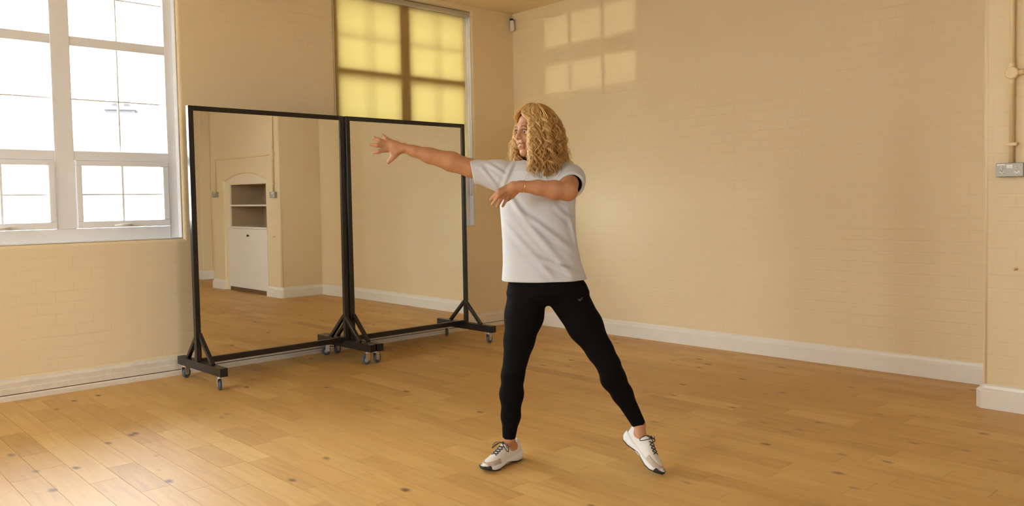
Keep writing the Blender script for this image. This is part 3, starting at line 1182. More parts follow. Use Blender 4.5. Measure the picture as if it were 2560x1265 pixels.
MT['skin'] = mat('skin', (0.46, 0.215, 0.10), 0.56, var=0.06, scale=35)
MT['skin'].node_tree.nodes['Principled BSDF'].inputs['Subsurface Weight'].default_value = 0.12
MT['skin'].node_tree.nodes['Principled BSDF'].inputs['Subsurface Radius'].default_value = (0.012, 0.005, 0.003)
MT['shirt'] = mat('white_cotton', (0.53, 0.53, 0.545), 0.85, var=0.02, scale=40, bump=0.08)
MT['leg'] = mat('black_jersey', (0.0035, 0.003, 0.003), 0.8, spec=0.08, var=0.2, scale=120)
MT['shoe'] = mat('white_knit', (0.66, 0.62, 0.565), 0.7, var=0.05, scale=160, bump=0.25)
MT['foam'] = mat('white_foam', (0.68, 0.66, 0.635), 0.5, var=0.03, scale=40)
MT['patch'] = mat('beige_toe_overlay', (0.46, 0.36, 0.28), 0.6, var=0.1, scale=60)
MT['outs'] = mat('black_outsole', (0.02, 0.018, 0.016), 0.6, var=0.2, scale=90)
MT['lace'] = mat('black_lace', (0.03, 0.024, 0.02), 0.8, var=0.2, scale=150)
MT['gold'] = mat('gold', (0.9, 0.62, 0.25), 0.2, metal=1.0, var=0.02)
MT['eyew'] = mat('eye_white', (0.75, 0.70, 0.66), 0.2, var=0.02)
MT['iris'] = mat('dark_iris', (0.05, 0.03, 0.018), 0.15, var=0.1)
MT['brow'] = mat('brow_hair', (0.16, 0.085, 0.035), 0.7, var=0.2, scale=200)
MT['lip'] = mat('lip', (0.40, 0.145, 0.085), 0.35, var=0.05, scale=80)
MT['tooth'] = mat('teeth', (0.82, 0.78, 0.70), 0.25, var=0.02)
MT['logo'] = mat('grey_logo', (0.10, 0.10, 0.10), 0.6, var=0.05)
MT['print'] = mat('grey_print', (0.30, 0.29, 0.29), 0.6, var=0.05)


def hair_mat():
    m = bpy.data.materials.new('blonde_curls')
    m.use_nodes = True
    n, l = nt(m)
    b = n['Principled BSDF']
    b.inputs['Roughness'].default_value = 0.42
    b.inputs['Specular IOR Level'].default_value = 0.6
    at_ = n.new('ShaderNodeAttribute'); at_.attribute_name = 'lock'
    cr = n.new('ShaderNodeValToRGB')
    e = cr.color_ramp.elements
    e[0].position, e[0].color = 0.0, (0.25, 0.115, 0.032, 1)
    e[1].position, e[1].color = 1.0, (0.95, 0.69, 0.32, 1)
    k = e.new(0.45); k.color = (0.60, 0.32, 0.085, 1)
    g = n.new('ShaderNodeNewGeometry')
    no = n.new('ShaderNodeTexNoise'); no.inputs['Scale'].default_value = 55
    l.new(g.outputs['Position'], no.inputs['Vector'])
    ma = n.new('ShaderNodeMath'); ma.operation = 'MULTIPLY_ADD'
    ma.inputs[1].default_value = 0.3
    l.new(no.outputs['Fac'], ma.inputs[0])
    sb = n.new('ShaderNodeMath'); sb.operation = 'SUBTRACT'; sb.inputs[1].default_value = 0.15
    l.new(at_.outputs['Fac'], sb.inputs[0])
    l.new(sb.outputs[0], ma.inputs[2])
    l.new(ma.outputs[0], cr.inputs['Fac'])
    l.new(cr.outputs['Color'], b.inputs['Base Color'])
    return m


MT['hair'] = hair_mat()

person = tag(empty('person', PO), 'person with long curly blonde hair dancing in white t-shirt, black leggings and white trainers', 'person')
pm = Matrix.Identity(4)
for i in range(3):
    pm[i][0], pm[i][1], pm[i][3] = EU[i], EF[i], PO[i]
person.matrix_world = pm

# ---- leg joints
LS = [(1316, 748, .0, .088), (1310, 790, .0, .085), (1298, 850, .005, .0665), (1282, 938, .005, .0490), (1279, 985, -.02, .0515), (1277, 1040, -.04, .0415), (1272.5, 1094, -.055, .0300)]
LR = [(1424, 748, .0, .088), (1463, 815, .0, .0775), (1501, 878, .01, .0575), (1521, 911, .015, .0505), (1533, 946, .005, .0545), (1556, 985, -.01, .0450), (1598, 1062, -.03, .0305)]
ps = [at(a, b, c) for a, b, c, r in LS]; rs_ = [r for *_, r in LS]
pr = [at(a, b, c) for a, b, c, r in LR]; rr_ = [r for *_, r in LR]
HIPS = [(640, 1282, 1440, .095, .0), (690, 1274, 1452, .106, .0), (712, 1269, 1465, .112, .0), (732, 1270, 1470, .106, .0), (748, 1292, 1452, .085, .0), (762, 1330, 1410, .045, .0)]
# ---- shoes: origin under the ankle, x to the toe, z up
heel, toe = on_floor(1295, 1147), on_floor(1209, 1181)
dx = (toe - heel) / np.linalg.norm(toe - heel)
SHOE1 = np.eye(4)
SHOE1[:3, 0], SHOE1[:3, 2] = dx, (0, 0, 1)
SHOE1[:3, 1] = np.cross((0, 0, 1), dx)
SHOE1[:3, 3] = (heel + toe) / 2 - dx * 0.055
SHOE1[2, 3] = 0.0
ball = on_floor(1640, 1183, 0.008)
hl = at(1566, 1103, -.045)
dx = (ball - hl) / np.linalg.norm(ball - hl)
up = np.array([0.62, -0.42, 0.66]); up -= dx * (up @ dx); up /= np.linalg.norm(up)
SHOE2 = np.eye(4)
SHOE2[:3, 0], SHOE2[:3, 2], SHOE2[:3, 1] = dx, up, np.cross(up, dx)
SHOE2[:3, 3] = ball - dx * 0.155
ank1 = SHOE1[:3, 3] + SHOE1[:3, :3] @ np.array([-0.02, 0, 0.07])
ank2 = SHOE2[:3, 3] + SHOE2[:3, :3] @ np.array([-0.02, 0, 0.07])

# ---- head frame
hf = np.array([-0.80, -0.60, -0.06]); hf /= np.linalg.norm(hf)
hs = np.cross((0, 0, 1), hf); hs /= np.linalg.norm(hs)
hu = np.cross(hf, hs)
HA = np.stack([hf, hs, hu], 1)
HC = at(1336, 326, 0.0)
HSC = 0.94


def hp(f, s, z):
    return HC + HA @ (np.array([f, s, z]) * HSC)


# ---- body: one continuous surface
body = Solid()
TORSO = [(398, 1322, 1398, .048, -.01), (410, 1298, 1416, .058, -.01), (430, 1276, 1428, .068, -.005), (475, 1268, 1422, .082, 0), (520, 1268, 1420, .086, 0), (600, 1282, 1416, .078, 0), (660, 1284, 1434, .086, 0), (705, 1286, 1444, .094, 0), (728, 1300, 1430, .08, 0)]
body.fn(loft(TORSO), 0.02)
body.chain(ps, [r - 0.005 for r in rs_], 0.02)
body.chain(pr, [r - 0.005 for r in rr_], 0.02)
body.chain([ps[-1], ank1, SHOE1[:3, 3] + SHOE1[:3, :3] @ np.array([0.06, 0, 0.042])], [.0265, .0265, .026], 0.015)
body.chain([pr[-1], ank2, SHOE2[:3, 3] + SHOE2[:3, :3] @ np.array([0.06, 0, 0.042])], [.0265, .0265, .026], 0.015)
# extended arm
sh1 = at(1292, 434, -.01)
ra = [(1292, 434, -.01, .052), (1230, 428, 0, .045), (1178, 421, .01, .0395), (1128, 404, .02, .0425), (1073, 389, .03, .0335), (1034, 377.5, .04, .0235), (1012, 370.5, .045, .0200)]
body.chain([at(a, b, c) for a, b, c, r in ra], [r for *_, r in ra], 0.015)
# hand: back of hand to the camera, fingers spread, thumb down
pal = [(1006, 369, .047, .0195), (986, 364.5, .050, .0175), (972, 361, .052, .014)]
body.chain([at(a, b, c) for a, b, c, r in pal], [r for *_, r in pal], 0.012)
body.cone(at(992, 361, .05), at(974, 354, .05), .014, .0115, .01)
body.cone(at(1000, 374, .048), at(981, 383, .056), .0165, .0125, .012)
body.cone(at(992, 371, .05), at(964, 374, .055), .0145, .012, .01)
FINGERS1 = [
    [(976, 354, .050, .0100), (965, 346, .062, .0080), (956.5, 338, .058, .0066)],
    [(969, 358, .052, .0105), (949, 351, .070, .0085), (935, 345, .064, .0070)],
    [(965, 365, .054, .0108), (943, 363.5, .076, .0086), (926.5, 361.5, .070, .0070)],
    [(965, 374, .056, .0105), (947, 379, .074, .0086), (934, 382, .068, .0070)],
    [(998, 377, .050, .0150), (985, 390, .062, .0128), (971, 406, .066, .0078)],
]
for fg in FINGERS1:
    body.chain([at(a, b, c) for a, b, c, r in fg], [r for *_, r in fg], 0.006)
# bent arm across the chest
sh2 = at(1416, 440, -.005)
elb = at(1420, 478, .215)
body.chain([sh2, at(1420, 460, .10), elb], [.050, .044, .0385], 0.015)
fa = [(1420, 478, .215, .0385), (1385, 475, .235, .0385), (1345, 469, .25, .030), (1302, 466, .262, .0225)]
body.chain([at(a, b, c) for a, b, c, r in fa], [r for *_, r in fa], 0.015)
pal = [(1300, 466, .262, .0215), (1283, 467, .268, .0205), (1266, 474, .268, .0165)]
body.chain([at(a, b, c) for a, b, c, r in pal], [r for *_, r in pal], 0.012)
body.cone(at(1284, 474, .262), at(1267, 482, .262), .0165, .0135, .01)
FINGERS2 = [
    [(1268, 467, .272, .0105), (1247, 477, .290, .0086), (1226, 500, .282, .0066)],
    [(1266, 474, .272, .0108), (1246, 489, .294, .0086), (1231, 511, .284, .0066)],
    [(1268, 480, .266, .0105), (1253, 497, .280, .0084), (1243, 517, .270, .0064)],
    [(1273, 485, .258, .0098), (1264, 501, .264, .0078), (1257, 515, .254, .0060)],
    [(1290, 478, .258, .0140), (1279, 491, .246, .0105), (1268, 500, .240, .0078)],
]
for fg in FINGERS2:
    body.chain([at(a, b, c) for a, b, c, r in fg], [r for *_, r in fg], 0.0035)
# neck and head
body.chain([hp(-.022, 0, -.06), at(1352, 412, -.01), at(1352, 436, -.01)], [.053, .052, .062], 0.02)
body.ell(hp(-.012, 0, .018), np.array([.092, .074, .090]) * HSC, .02, HA)
body.ell(hp(.030, 0, -.035), np.array([.060, .057, .080]) * HSC, .02, HA)
body.cone(hp(.030, -.022, -.078), hp(.066, -.008, -.100), .034, .017, .02)
body.cone(hp(.030, .022, -.078), hp(.066, .008, -.100), .034, .017, .02)
body.cone(hp(.074, -.030, .016), hp(.074, .030, .016), .013, .013, .015)
for s_ in (-1, 1):
    body.ell(hp(.060, s_ * .034, -.034), np.array([.024, .020, .022]) * HSC, .016, HA)
    body.ell(hp(-.002, s_ * .075, -.012), np.array([.018, .010, .030]) * HSC, .008, HA)
    body.ell(hp(.092, s_ * .031, -.004), np.array([.016, .018, .011]) * HSC, .012, HA, sub=True)
    body.ell(hp(.0738, s_ * .0305, .0025), np.array([.0125, .0135, .0105]) * HSC, .003, HA)
body.cone(hp(.086, 0, .004), hp(.103, 0, -.029), .0075, .0082, .010)
for s_ in (-1, 1):
    body.ell(hp(.094, s_ * .012, -.034), np.array([.010, .0065, .0068]) * HSC, .008, HA)
body.cone(hp(.088, -.016, -.054), hp(.088, .016, -.054), .0090, .0090, .010)
body.cone(hp(.084, -.014, -.074), hp(.084, .014, -.074), .0090, .0090, .010)
BLO, BHI = (-0.80, -0.34, -0.01), (0.66, 0.22, 1.72)
b_o = meshobj('body', body.mesh(BLO, BHI, 0.0032), 'skin', person)

# ---- face details
for s_ in (-1, 1):
    for nm, c, r, m_ in (('eye', (.0740, s_ * .0305, -.005), .0115, 'eyew'), ('iris', (.0795, s_ * .0310, -.006), .0072, 'iris')):
        bm = bmesh.new()
        bmesh.ops.create_uvsphere(bm, u_segments=20, v_segments=12, radius=r * HSC)
        bmesh.ops.translate(bm, vec=Vector(hp(*c)), verts=bm.verts)
        e_ = bmobj(nm, bm, m_, person if nm == 'eye' else eye_o, True)
        if nm == 'eye':
            eye_o = e_
    bm = bmesh.new()
    addtube(bm, [hp(.0900, s_ * .011, .016), hp(.0905, s_ * .026, .0215), hp(.0840, s_ * .041, .0185), hp(.0765, s_ * .049, .0125)], [.0014, .0021, .0018, .0009], 8)
    bmobj('eyebrow', bm, 'brow', person, True)
    bm = bmesh.new()
    addtube(bm, [hp(.0865, s_ * .018, .0015), hp(.0905, s_ * .030, .0065), hp(.083, s_ * .043, .000)], [.0014, .0028, .0016], 6)
    bmobj('eyelash', bm, 'brow', person, True)
bm = bmesh.new()
addtube(bm, [hp(.0865, -.022, -.060), hp(.0955, -.010, -.0555), hp(.0965, 0, -.0570), hp(.0955, .010, -.0555), hp(.0865, .022, -.060)], [.0018, .0032, .0031, .0032, .0018], 10)
addtube(bm, [hp(.0860, -.021, -.064), hp(.0925, -.010, -.0735), hp(.0935, 0, -.0745), hp(.0925, .010, -.0735), hp(.0860, .021, -.064)], [.0018, .0036, .0040, .0036, .0018], 10)
bmobj('lips', bm, 'lip', person, True)
bm = bmesh.new()
addtube(bm, [hp(.0860, -.017, -.064), hp(.0935, 0, -.0645), hp(.0860, .017, -.064)], [.0022, .0026, .0022], 10)
bmobj('teeth', bm, 'tooth', person, True)

# ---- leggings
lg = Solid()
lg.fn(loft(HIPS), 0.05)
lg.chain(ps, rs_, 0.022)
lg.chain(pr, rr_, 0.022)
d1 = (ps[-1] - ps[-2]); d1 /= np.linalg.norm(d1)
d2 = (pr[-1] - pr[-2]); d2 /= np.linalg.norm(d2)


def leg_cut(p, d):
    near1 = np.linalg.norm(p - ps[-1], axis=1) < 0.12
    near2 = np.linalg.norm(p - pr[-1], axis=1) < 0.12
    d = np.where(near1, np.maximum(d, (p - ps[-1]) @ d1), d)
    return np.where(near2, np.maximum(d, (p - pr[-1]) @ d2), d)


leg_o = meshobj('leggings', lg.mesh((-0.24, -0.22, 0.10), (0.50, 0.20, 1.0), 0.004, leg_cut), 'leg', person)

# ---- t-shirt
SHIRT = [(394, 1326, 1396, .052, -.01), (402, 1306, 1412, .064, -.01), (412, 1284, 1426, .078, -.005), (428, 1264, 1438, .092, 0), (450, 1252, 1442, .104, 0), (478, 1247, 1441, .116, 0), (520, 1250, 1438, .122, 0), (600, 1256, 1441, .117, 0), (660, 1256, 1452, .120, 0), (703, 1252, 1466, .128, 0), (725, 1251, 1470, .130, 0)]
st = Solid()
st.fn(loft(SHIRT), 0.03)
e1a, e1b = at(1180, 427, .01), at(1246, 438, 0)
st.chain([at(1296, 440, -.01), e1b, e1a + (e1a - e1b) * 0.3], [.066, .0625, .049], 0.03)
s2b = at(1429, 463, .125)
st.chain([at(1408, 446, -.01), at(1424, 450, .05), s2b + (s2b - at(1424, 450, .05)) * 0.5], [.070, .0640, .0545], 0.03)
n1 = np.array([-0.985, 0, -0.17])
n2 = s2b - at(1420, 448, .02); n2 = n2 / np.linalg.norm(n2)
zhem = at(1254, 702, 0)[2]
CREASES = [((1290, 520), (1452, 640), .0075, .012), ((1275, 505), (1440, 700), .0055, .014), ((1330, 640), (1456, 690), .0045, .011),
           ((1262, 560), (1400, 712), .0040, .013), ((1420, 520), (1446, 620), .0050, .010), ((1262, 470), (1320, 560), .0050, .011), ((1390, 520), (1440, 560), .0045, .010),
           ((1200, 415), (1245, 470), .0040, .008), ((1215, 405), (1270, 440), .0035, .008), ((1255, 470), (1285, 400), .0045, .009)]
CRE = [(at(*a, .11)[[0, 2]], at(*b, .11)[[0, 2]], h_, w_) for a, b, h_, w_ in CREASES]


def shirt_post(p, d):
    q = p[:, [0, 2]]
    front = np.clip(-p[:, 1] / 0.05 + 0.3, 0, 1)
    for a, b, h_, w_ in CRE:
        ba = b - a
        t_ = np.clip((q - a) @ ba / (ba @ ba), 0, 1)
        dd = np.linalg.norm(q - a - t_[:, None] * ba, axis=1)
        amp = 1.7 * h_ * np.sin(np.pi * np.clip(t_ * 0.9 + 0.08, 0, 1)) * front
        d = d - amp * (np.exp(-(dd / w_) ** 2) - 0.45 * np.exp(-((dd - 1.7 * w_) / w_) ** 2))
    wob = 0.0035 * np.sin(p[:, 0] * 42 + p[:, 1] * 35) * np.clip((zhem + 0.16 - p[:, 2]) / 0.16, 0, 1)
    d = d - wob
    inner = d + 0.013
    cut = np.maximum(zhem - p[:, 2], -10)
    a1 = p - e1a
    c1 = np.where(a1[:, 0] < 0.05, a1 @ n1, -1)
    a2 = p - s2b
    ax2 = a2 @ n2
    c2 = np.where((np.linalg.norm(a2 - ax2[:, None] * n2, axis=1) < 0.078) & (p[:, 1] < -0.05) & (p[:, 2] > s2b[2] - 0.075), ax2, -1)
    hole = np.linalg.norm((p - at(1352, 402, -.005)) / np.array([1, 1, 1.0]), axis=1) - 0.072
    d = np.maximum(np.maximum(d, cut), np.maximum(c1, c2))
    d = np.maximum(d, -hole)
    return np.maximum(d, -inner)


sh_o = meshobj('t_shirt', st.mesh((-0.36, -0.32, 0.72), (0.26, 0.20, 1.50), 0.0034, shirt_post), 'shirt', person, relax=2)


def on_surface(o, px, py):
    me = o.data
    vv = np.empty(len(me.vertices) * 3, np.float32); me.vertices.foreach_get('co', vv)
    if 'bvh' not in CACHE or CACHE.get('o') is not o:
        CACHE['o'] = o
        CACHE['bvh'] = BVHTree.FromPolygons([tuple(v) for v in vv.reshape(-1, 3)], [tuple(p.vertices) for p in me.polygons])
    c = at(px, py, 0.4); d = at(px, py, 0) - c
    hit = CACHE['bvh'].ray_cast(Vector(c), Vector(d).normalized())
    return hit[0] + hit[1] * 0.0012


CACHE = {}
# small grey script near the hem
bm = bmesh.new()
SCRIPT = [[(1399, 661), (1402, 659), (1404, 663), (1401, 666), (1405, 665)], [(1406, 666), (1408, 662), (1410, 667), (1412, 664)], [(1413, 667), (1415, 664), (1416, 669), (1419, 666), (1420, 670)], [(1421, 669), (1423, 667), (1424, 671), (1427, 670)]]
for stv in SCRIPT:
    addtube(bm, [on_surface(sh_o, *q) for q in stv], 0.0008, 6)
bmobj('chest_print', bm, 'print', sh_o).name = 'hem_print'
# small tick logo on the thigh
bm = bmesh.new()
addtube(bm, [on_surface(leg_o, *q) for q in ((1443, 746), (1447, 750), (1453, 746), (1459, 742))], [0.0006, 0.0021, 0.0014, 0.0005], 6)
bmobj('tick_logo', bm, 'logo', leg_o)
bm = bmesh.new()
addtube(bm, [on_surface(leg_o, *q) for q in ((1446, 752), (1450, 752), (1456, 748))], [0.0005, 0.0013, 0.0004], 6)
bmobj('tick_logo', bm, 'logo', leg_o)

# ---- bracelet
bc, bd = at(1309, 466, .260), at(1345, 469, .25) - at(1302, 466, .262)
bd = Vector(bd / np.linalg.norm(bd))
q_ = bd.to_track_quat('Z', 'Y')
bm = bmesh.new()
addtube(bm, [Vector(bc) + q_ @ Vector((0.0262 * math.cos(a), 0.0262 * math.sin(a), 0.002 * math.sin(a))) for a in np.linspace(0, 2 * math.pi, 33)], 0.0011, 6, cap=False)
bmobj('bracelet', bm, 'gold', person, True)


# ---- shoes
def interp(xs, ys):
    return lambda x: np.interp(x, xs, ys)


W_ = interp([-.085, -.075, -.055, -.02, .03, .08, .12, .15, .172, .183], [.008, .024, .034, .037, .034, .040, .0435, .040, .027, .008])
ZB = interp([-.085, -.06, -.02, .02, .05, .075, .11, .14, .183], [.014, .003, .004, .012, .017, .010, .003, .004, .019])
ZT = interp([-.085, -.05, 0, .05, .10, .15, .183], [.048, .046, .038, .036, .030, .028, .032])
WU = interp([-.075, -.062, -.03, .02, .07, .11, .14, .165, .176], [.008, .026, .033, .032, .036, .039, .036, .024, .006])
ZU = interp([-.075, -.06, -.03, .0, .035, .07, .11, .14, .165, .176], [.090, .102, .094, .092, .098, .078, .060, .050, .040, .032])


def f_sole(p, lo=0.0, hi=0.0):
    x, y, z = p[:, 0], p[:, 1], p[:, 2]
    bul = 0.006 * np.sin(np.clip((z - ZB(x)) / np.maximum(ZT(x) - ZB(x), .005), 0, 1) * math.pi)
    d = np.maximum(np.abs(y) - W_(x) - bul + 0.004, np.maximum(ZB(x) + lo - z, z - ZT(x) - hi))
    return np.maximum(d, np.maximum(-.083 - x, x - .183))


def f_upper(p):
    x, y, z = p[:, 0], p[:, 1], p[:, 2]
    b_ = 0.012
    wu, zu = WU(x), ZU(x) - b_
    q = (np.abs(y / wu) ** 2.3 + np.abs(np.maximum(z - b_, 0) / zu) ** 2.3) ** (1 / 2.3)
    d = (q - 1) * np.minimum(wu, zu)
    d = np.maximum(d, b_ - z)
    d = np.maximum(d, np.maximum(-.074 - x, x - .176))
    c = np.linalg.norm((p[:, :2] - np.array([-0.018, 0])) / np.array([1.25, 1.0]), axis=1) - 0.0268
    return np.maximum(d, -np.maximum(c, 0.066 - z))


def solid_of(f):
    s_ = Solid(); s_.fn(f); return s_


SLO, SHI = (-0.10, -0.06, -0.012), (0.20, 0.06, 0.125)
V_UP = solid_of(f_upper).mesh(SLO, SHI, 0.0024)
V_SO = solid_of(lambda p: f_sole(p, 0.004)).mesh(SLO, SHI, 0.0024)


def f_outs(p):
    a = np.maximum(f_sole(p) - 0.0008, p[:, 2] - ZB(p[:, 0]) - 0.0055)
    b_ = np.maximum(f_sole(p) - 0.0025, np.maximum(.158 - p[:, 0], p[:, 2] - 0.030))
    return np.minimum(a, b_)


V_OU = solid_of(f_outs).mesh(SLO, SHI, 0.0022)


def f_patch(p):
    x, y, z = p[:, 0], p[:, 1], p[:, 2]
    return np.maximum(np.abs(f_upper(p)) - 0.0022, np.maximum(np.maximum(.095 - x, x - .168), z - 0.047 - (x - .12) * -0.12))


V_PA = solid_of(f_patch).mesh(SLO, SHI, 0.0018)


def shoe(Mx, lab, flop):
    first = not SH
    if first:
        u_ = meshobj('shoe', V_UP, 'shoe', person, 2)
        SH.append(u_)
        kids = [meshobj('midsole', V_SO, 'foam', u_, 2), meshobj('outsole', V_OU, 'outs', u_, 1), meshobj('toe_overlay', V_PA, 'patch', u_, 1)]
        SH.extend(kids)
    else:
        u_ = SH[0].copy(); COL.objects.link(u_)
        for kk in SH[1:]:
            c = kk.copy(); COL.objects.link(c); c.parent = u_
    u_['label'] = lab
    bm = bmesh.new()
    zt = lambda x, y: 0.012 + (float(ZU(x)) - 0.012) * (1 - min(0.999, abs(y / float(WU(x)))) ** 2.3) ** (1 / 2.3) + 0.0012
    xs = [.098, .084, .070, .056]
    for i, x_ in enumerate(xs):
        for s in (-1, 1):
            pts = []
            for t in np.linspace(-1, 1, 9):
                yy = t * 0.0145; xx = x_ + s * t * 0.006
                pts.append((xx, yy, zt(xx, yy)))
            addtube(bm, pts, 0.0023, 6)
    kx = 0.040
    kz = zt(kx, 0) + 0.003
    addtube(bm, [(kx - .006, -.004, kz), (kx, 0, kz + .003), (kx + .006, .004, kz)], [.004, .0062, .004], 8)
    for s in (-1, 1):
        a = []
        for t in np.linspace(0, 1, 15):
            ang = t * 2 * math.pi
            rx = 0.027 * (1 - math.cos(ang)) / 2 * 2
            a.append((kx + 0.012 * math.sin(ang) + 0.010 * rx / 0.027 * flop, s * rx * 0.9, kz + 0.004 - 0.030 * (rx / 0.054) ** 2))
        addtube(bm, a, 0.0019, 6, cap=False)
        addtube(bm, [(kx, 0, kz), (kx + .008, s * .012, kz + .006), (kx + .016 * flop, s * .030, kz + .004), (kx + .022 * flop, s * .044, kz - .010)], 0.0015, 6)
    bmobj('laces', bm, 'lace', u_, True)
    u_.matrix_local = Matrix([list(r) for r in Mx])


SH = []
shoe(SHOE1, 'white trainer flat on the floor on the standing leg', 1.0)
shoe(SHOE2, 'white trainer on tiptoe with its heel raised', -0.6)

# ---- hair: a soft mass and many wavy locks
HR_Z = np.array([-.262, -.20, -.15, -.10, -.05, 0, .03, .06, .085, .104, .115])
HR_R = np.array([.085, .110, .126, .128, .124, .118, .112, .098, .077, .050, .018])


def rho(z):
    return np.interp(z, HR_Z, HR_R)


def face_gap(phi, z):
    """push azimuth away from the face: near side parts at 38 deg, far side at 64 deg"""
    open_ = np.clip((0.085 - z) / 0.05, 0, 1)
    lim = math.radians(40) * open_ if phi >= 0 else math.radians(66) * open_
    if z < -0.145:
        lim *= max(0.45, 1 - (-0.145 - z) / 0.11)
    return max(phi, lim) if phi >= 0 else min(phi, -lim)


def hpos(phi, r, z):
    back = 1.0 + 0.06 * math.cos(phi + math.pi)
    return HC + np.array([0, 0, 0.004]) + (hf * np.array([1, 1, 0]) * math.cos(phi) * 1.0 * back + hs * math.sin(phi) * 0.97) * r + np.array([0, 0, z])


core = Solid()
core.ell(HC + HA @ np.array([-.016, 0, .016]), (.099, .088, .098), .02, HA)
core.ell(HC + HA @ np.array([-.040, 0, -.075]) , (.074, .092, .115), .03, HA)


def core_post(p, d):
    q = (p - HC) @ HA
    ph = np.arctan2(q[:, 1], q[:, 0])
    wob = 0.006 * np.sin(ph * 17 + q[:, 2] * 60) + 0.004 * np.sin(q[:, 2] * 170 + ph * 9)
    d = d + wob * 0.6
    cut = np.minimum(np.minimum(q[:, 0] - 0.018, 0.080 - q[:, 2]), 0.03)       # clear of the face
    return np.maximum(d, cut)


hair_o = meshobj('hair', core.mesh(HC - np.array([.17, .17, .24]), HC + np.array([.17, .17, .16]), 0.004, core_post), 'hair', person)
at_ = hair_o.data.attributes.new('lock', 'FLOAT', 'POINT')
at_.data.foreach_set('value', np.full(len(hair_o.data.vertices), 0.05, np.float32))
# each lock is a bundle of fine strands sharing one wave; all strands are computed together
hr = np.random.default_rng(7)
NL, NS, NW, NP = 400, 7, 260, 66


def lockset(nl, per, wisp):
    phi = hr.uniform(-math.pi, math.pi, nl)
    lay = np.ones(nl) if wisp else hr.random(nl) ** 0.55
    pick = hr.integers(0, 3, nl)
    z0 = np.where(pick == 0, hr.uniform(.085, .114, nl), np.where(pick == 1, hr.uniform(.04, .105, nl), hr.uniform(-.02, .07, nl)))
    z0 = np.where((np.abs(phi) < 1.2) & (z0 < .085), hr.uniform(.088, .114, nl), z0)
    zend = np.maximum(z0 - hr.uniform(.24, .37, nl), -.262 + 0.075 * hr.random(nl) ** 1.4)
    q = dict(phi=phi, lay=lay, z0=z0, zend=zend, lam=hr.uniform(.044, .078, nl), amp=hr.uniform(.006, .013, nl), p1=hr.uniform(0, 6.28, nl),
             hand=hr.choice([-1.0, 1.0], nl), flare=hr.normal(0, .011, nl) + (hr.uniform(0, .045, nl) if wisp else 0), tw=hr.normal(0, .16, nl),
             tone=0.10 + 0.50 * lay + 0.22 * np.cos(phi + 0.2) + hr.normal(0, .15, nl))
    q = {k: np.repeat(v, per) for k, v in q.items()}
    n = nl * per
    spread = 0.0 if wisp else 1.0
    q['dphi'] = hr.normal(0, .028, n) * spread
    q['dr'] = hr.normal(0, .0026, n) * spread
    q['p1'] = q['p1'] + hr.normal(0, .35, n) * spread
    q['zend'] = q['zend'] + hr.uniform(0, .02, n) * spread
    q['rad'] = hr.uniform(.0005, .0009, n) if wisp else hr.uniform(.0008, .0018, n)
    q['tone'] = np.clip(q['tone'] + hr.normal(0, .07, n), 0, 1)
    return q


A_, B_ = lockset(NL, NS, False), lockset(NW, 1, True)
H_ = {k: np.concatenate([A_[k], B_[k]])[:, None] for k in A_}
t = np.linspace(0, 1, NP)[None, :]
z = H_['z0'] + (H_['zend'] - H_['z0']) * t
side = np.where(H_['phi'] >= 0, 1.0, -1.0)
mag = np.abs(H_['phi'] + H_['dphi'] + H_['tw'] * t * np.clip(np.abs(H_['phi']) / 0.6, 0, 1))
mag = np.where(np.abs(H_['phi']) > 2.6, np.abs(H_['phi']) + side * (H_['dphi'] + H_['tw'] * t), mag)
lim = np.where(side > 0, math.radians(40), math.radians(66)) * np.clip((0.085 - z) / 0.05, 0, 1)
lim = lim * np.where(z < -0.15, np.maximum(0.5, 1 - (-0.15 - z) / 0.14), 1.0)
ph = side * np.maximum(mag, lim + np.abs(H_['dphi']) * 2.0 + 0.10 * np.abs(H_['phi']) )
r = np.interp(z, HR_Z, HR_R) * (0.78 + 0.22 * H_['lay']) + H_['flare'] * t * t + H_['dr'] * np.minimum(1, t * 3)
r = r * (1 + 0.055 * np.sin(3 * ph + z * 20 + 0.8) * np.minimum(1, t * 3))
r = r + 0.022 * np.maximum(0, np.cos(ph - 2.6)) * np.clip((-0.09 - z) / .10, 0, 1)
r = np.where(ph < 0, r * (1 - 0.16 * np.maximum(0, np.cos(ph + 1.25)) * np.clip((0.10 - z) / .05, 0, 1)), r)
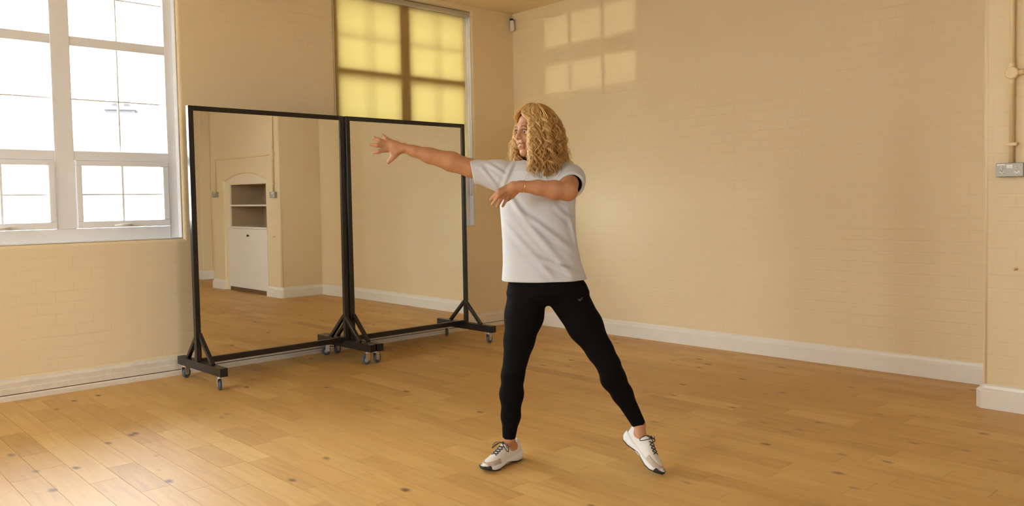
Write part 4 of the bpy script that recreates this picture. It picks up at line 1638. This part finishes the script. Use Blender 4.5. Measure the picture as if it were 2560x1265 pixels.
r = r * (1 - 0.24 * np.maximum(0, np.cos(ph)) ** 2 * np.clip((-0.12 - z) / .04, 0, 1))
wv = H_['amp'] * np.minimum(1, t * 4)
pw_ = 2 * math.pi * (H_['z0'] - z) / H_['lam'] * H_['hand'] + H_['p1']
ph2 = ph + wv * np.cos(pw_) / np.maximum(r, .05)
r2 = r + wv * 0.8 * np.sin(pw_)
z2 = z + 0.004 * np.sin(pw_ * 0.5)
back = 1.0 + 0.06 * np.cos(ph2 + math.pi)
hfh = hf * np.array([1, 1, 0])
rad3 = hfh[None, None] * (np.cos(ph2) * back)[..., None] + hs[None, None] * (np.sin(ph2) * 0.97)[..., None]
PT = HC + np.array([0, 0, 0.004]) + rad3 * r2[..., None]
PT[..., 2] += z2
tg = np.gradient(PT, axis=1)
tg /= np.linalg.norm(tg, axis=2, keepdims=True) + 1e-12
xa = np.cross(tg, rad3)
xa /= np.linalg.norm(xa, axis=2, keepdims=True) + 1e-12
ya = np.cross(tg, xa)
rr2 = H_['rad'] * (0.75 + 0.25 * np.minimum(1, t * 5)) * (1 - 0.8 * np.clip((t - 0.75) / 0.25, 0, 1))
SD = 3
VV = np.stack([PT + (xa * math.cos(2 * math.pi * k / SD) + ya * math.sin(2 * math.pi * k / SD)) * rr2[..., None] for k in range(SD)], 2)
S_ = VV.shape[0]
idx = np.arange(S_ * NP * SD).reshape(S_, NP, SD)
FC = np.stack([idx[:, :-1, :], np.roll(idx[:, :-1, :], -1, 2), np.roll(idx[:, 1:, :], -1, 2), idx[:, 1:, :]], -1).reshape(-1, 4)
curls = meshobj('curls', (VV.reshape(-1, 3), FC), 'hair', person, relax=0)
# brown lowlights plus painted-in shade in the under layers behind the near cheek
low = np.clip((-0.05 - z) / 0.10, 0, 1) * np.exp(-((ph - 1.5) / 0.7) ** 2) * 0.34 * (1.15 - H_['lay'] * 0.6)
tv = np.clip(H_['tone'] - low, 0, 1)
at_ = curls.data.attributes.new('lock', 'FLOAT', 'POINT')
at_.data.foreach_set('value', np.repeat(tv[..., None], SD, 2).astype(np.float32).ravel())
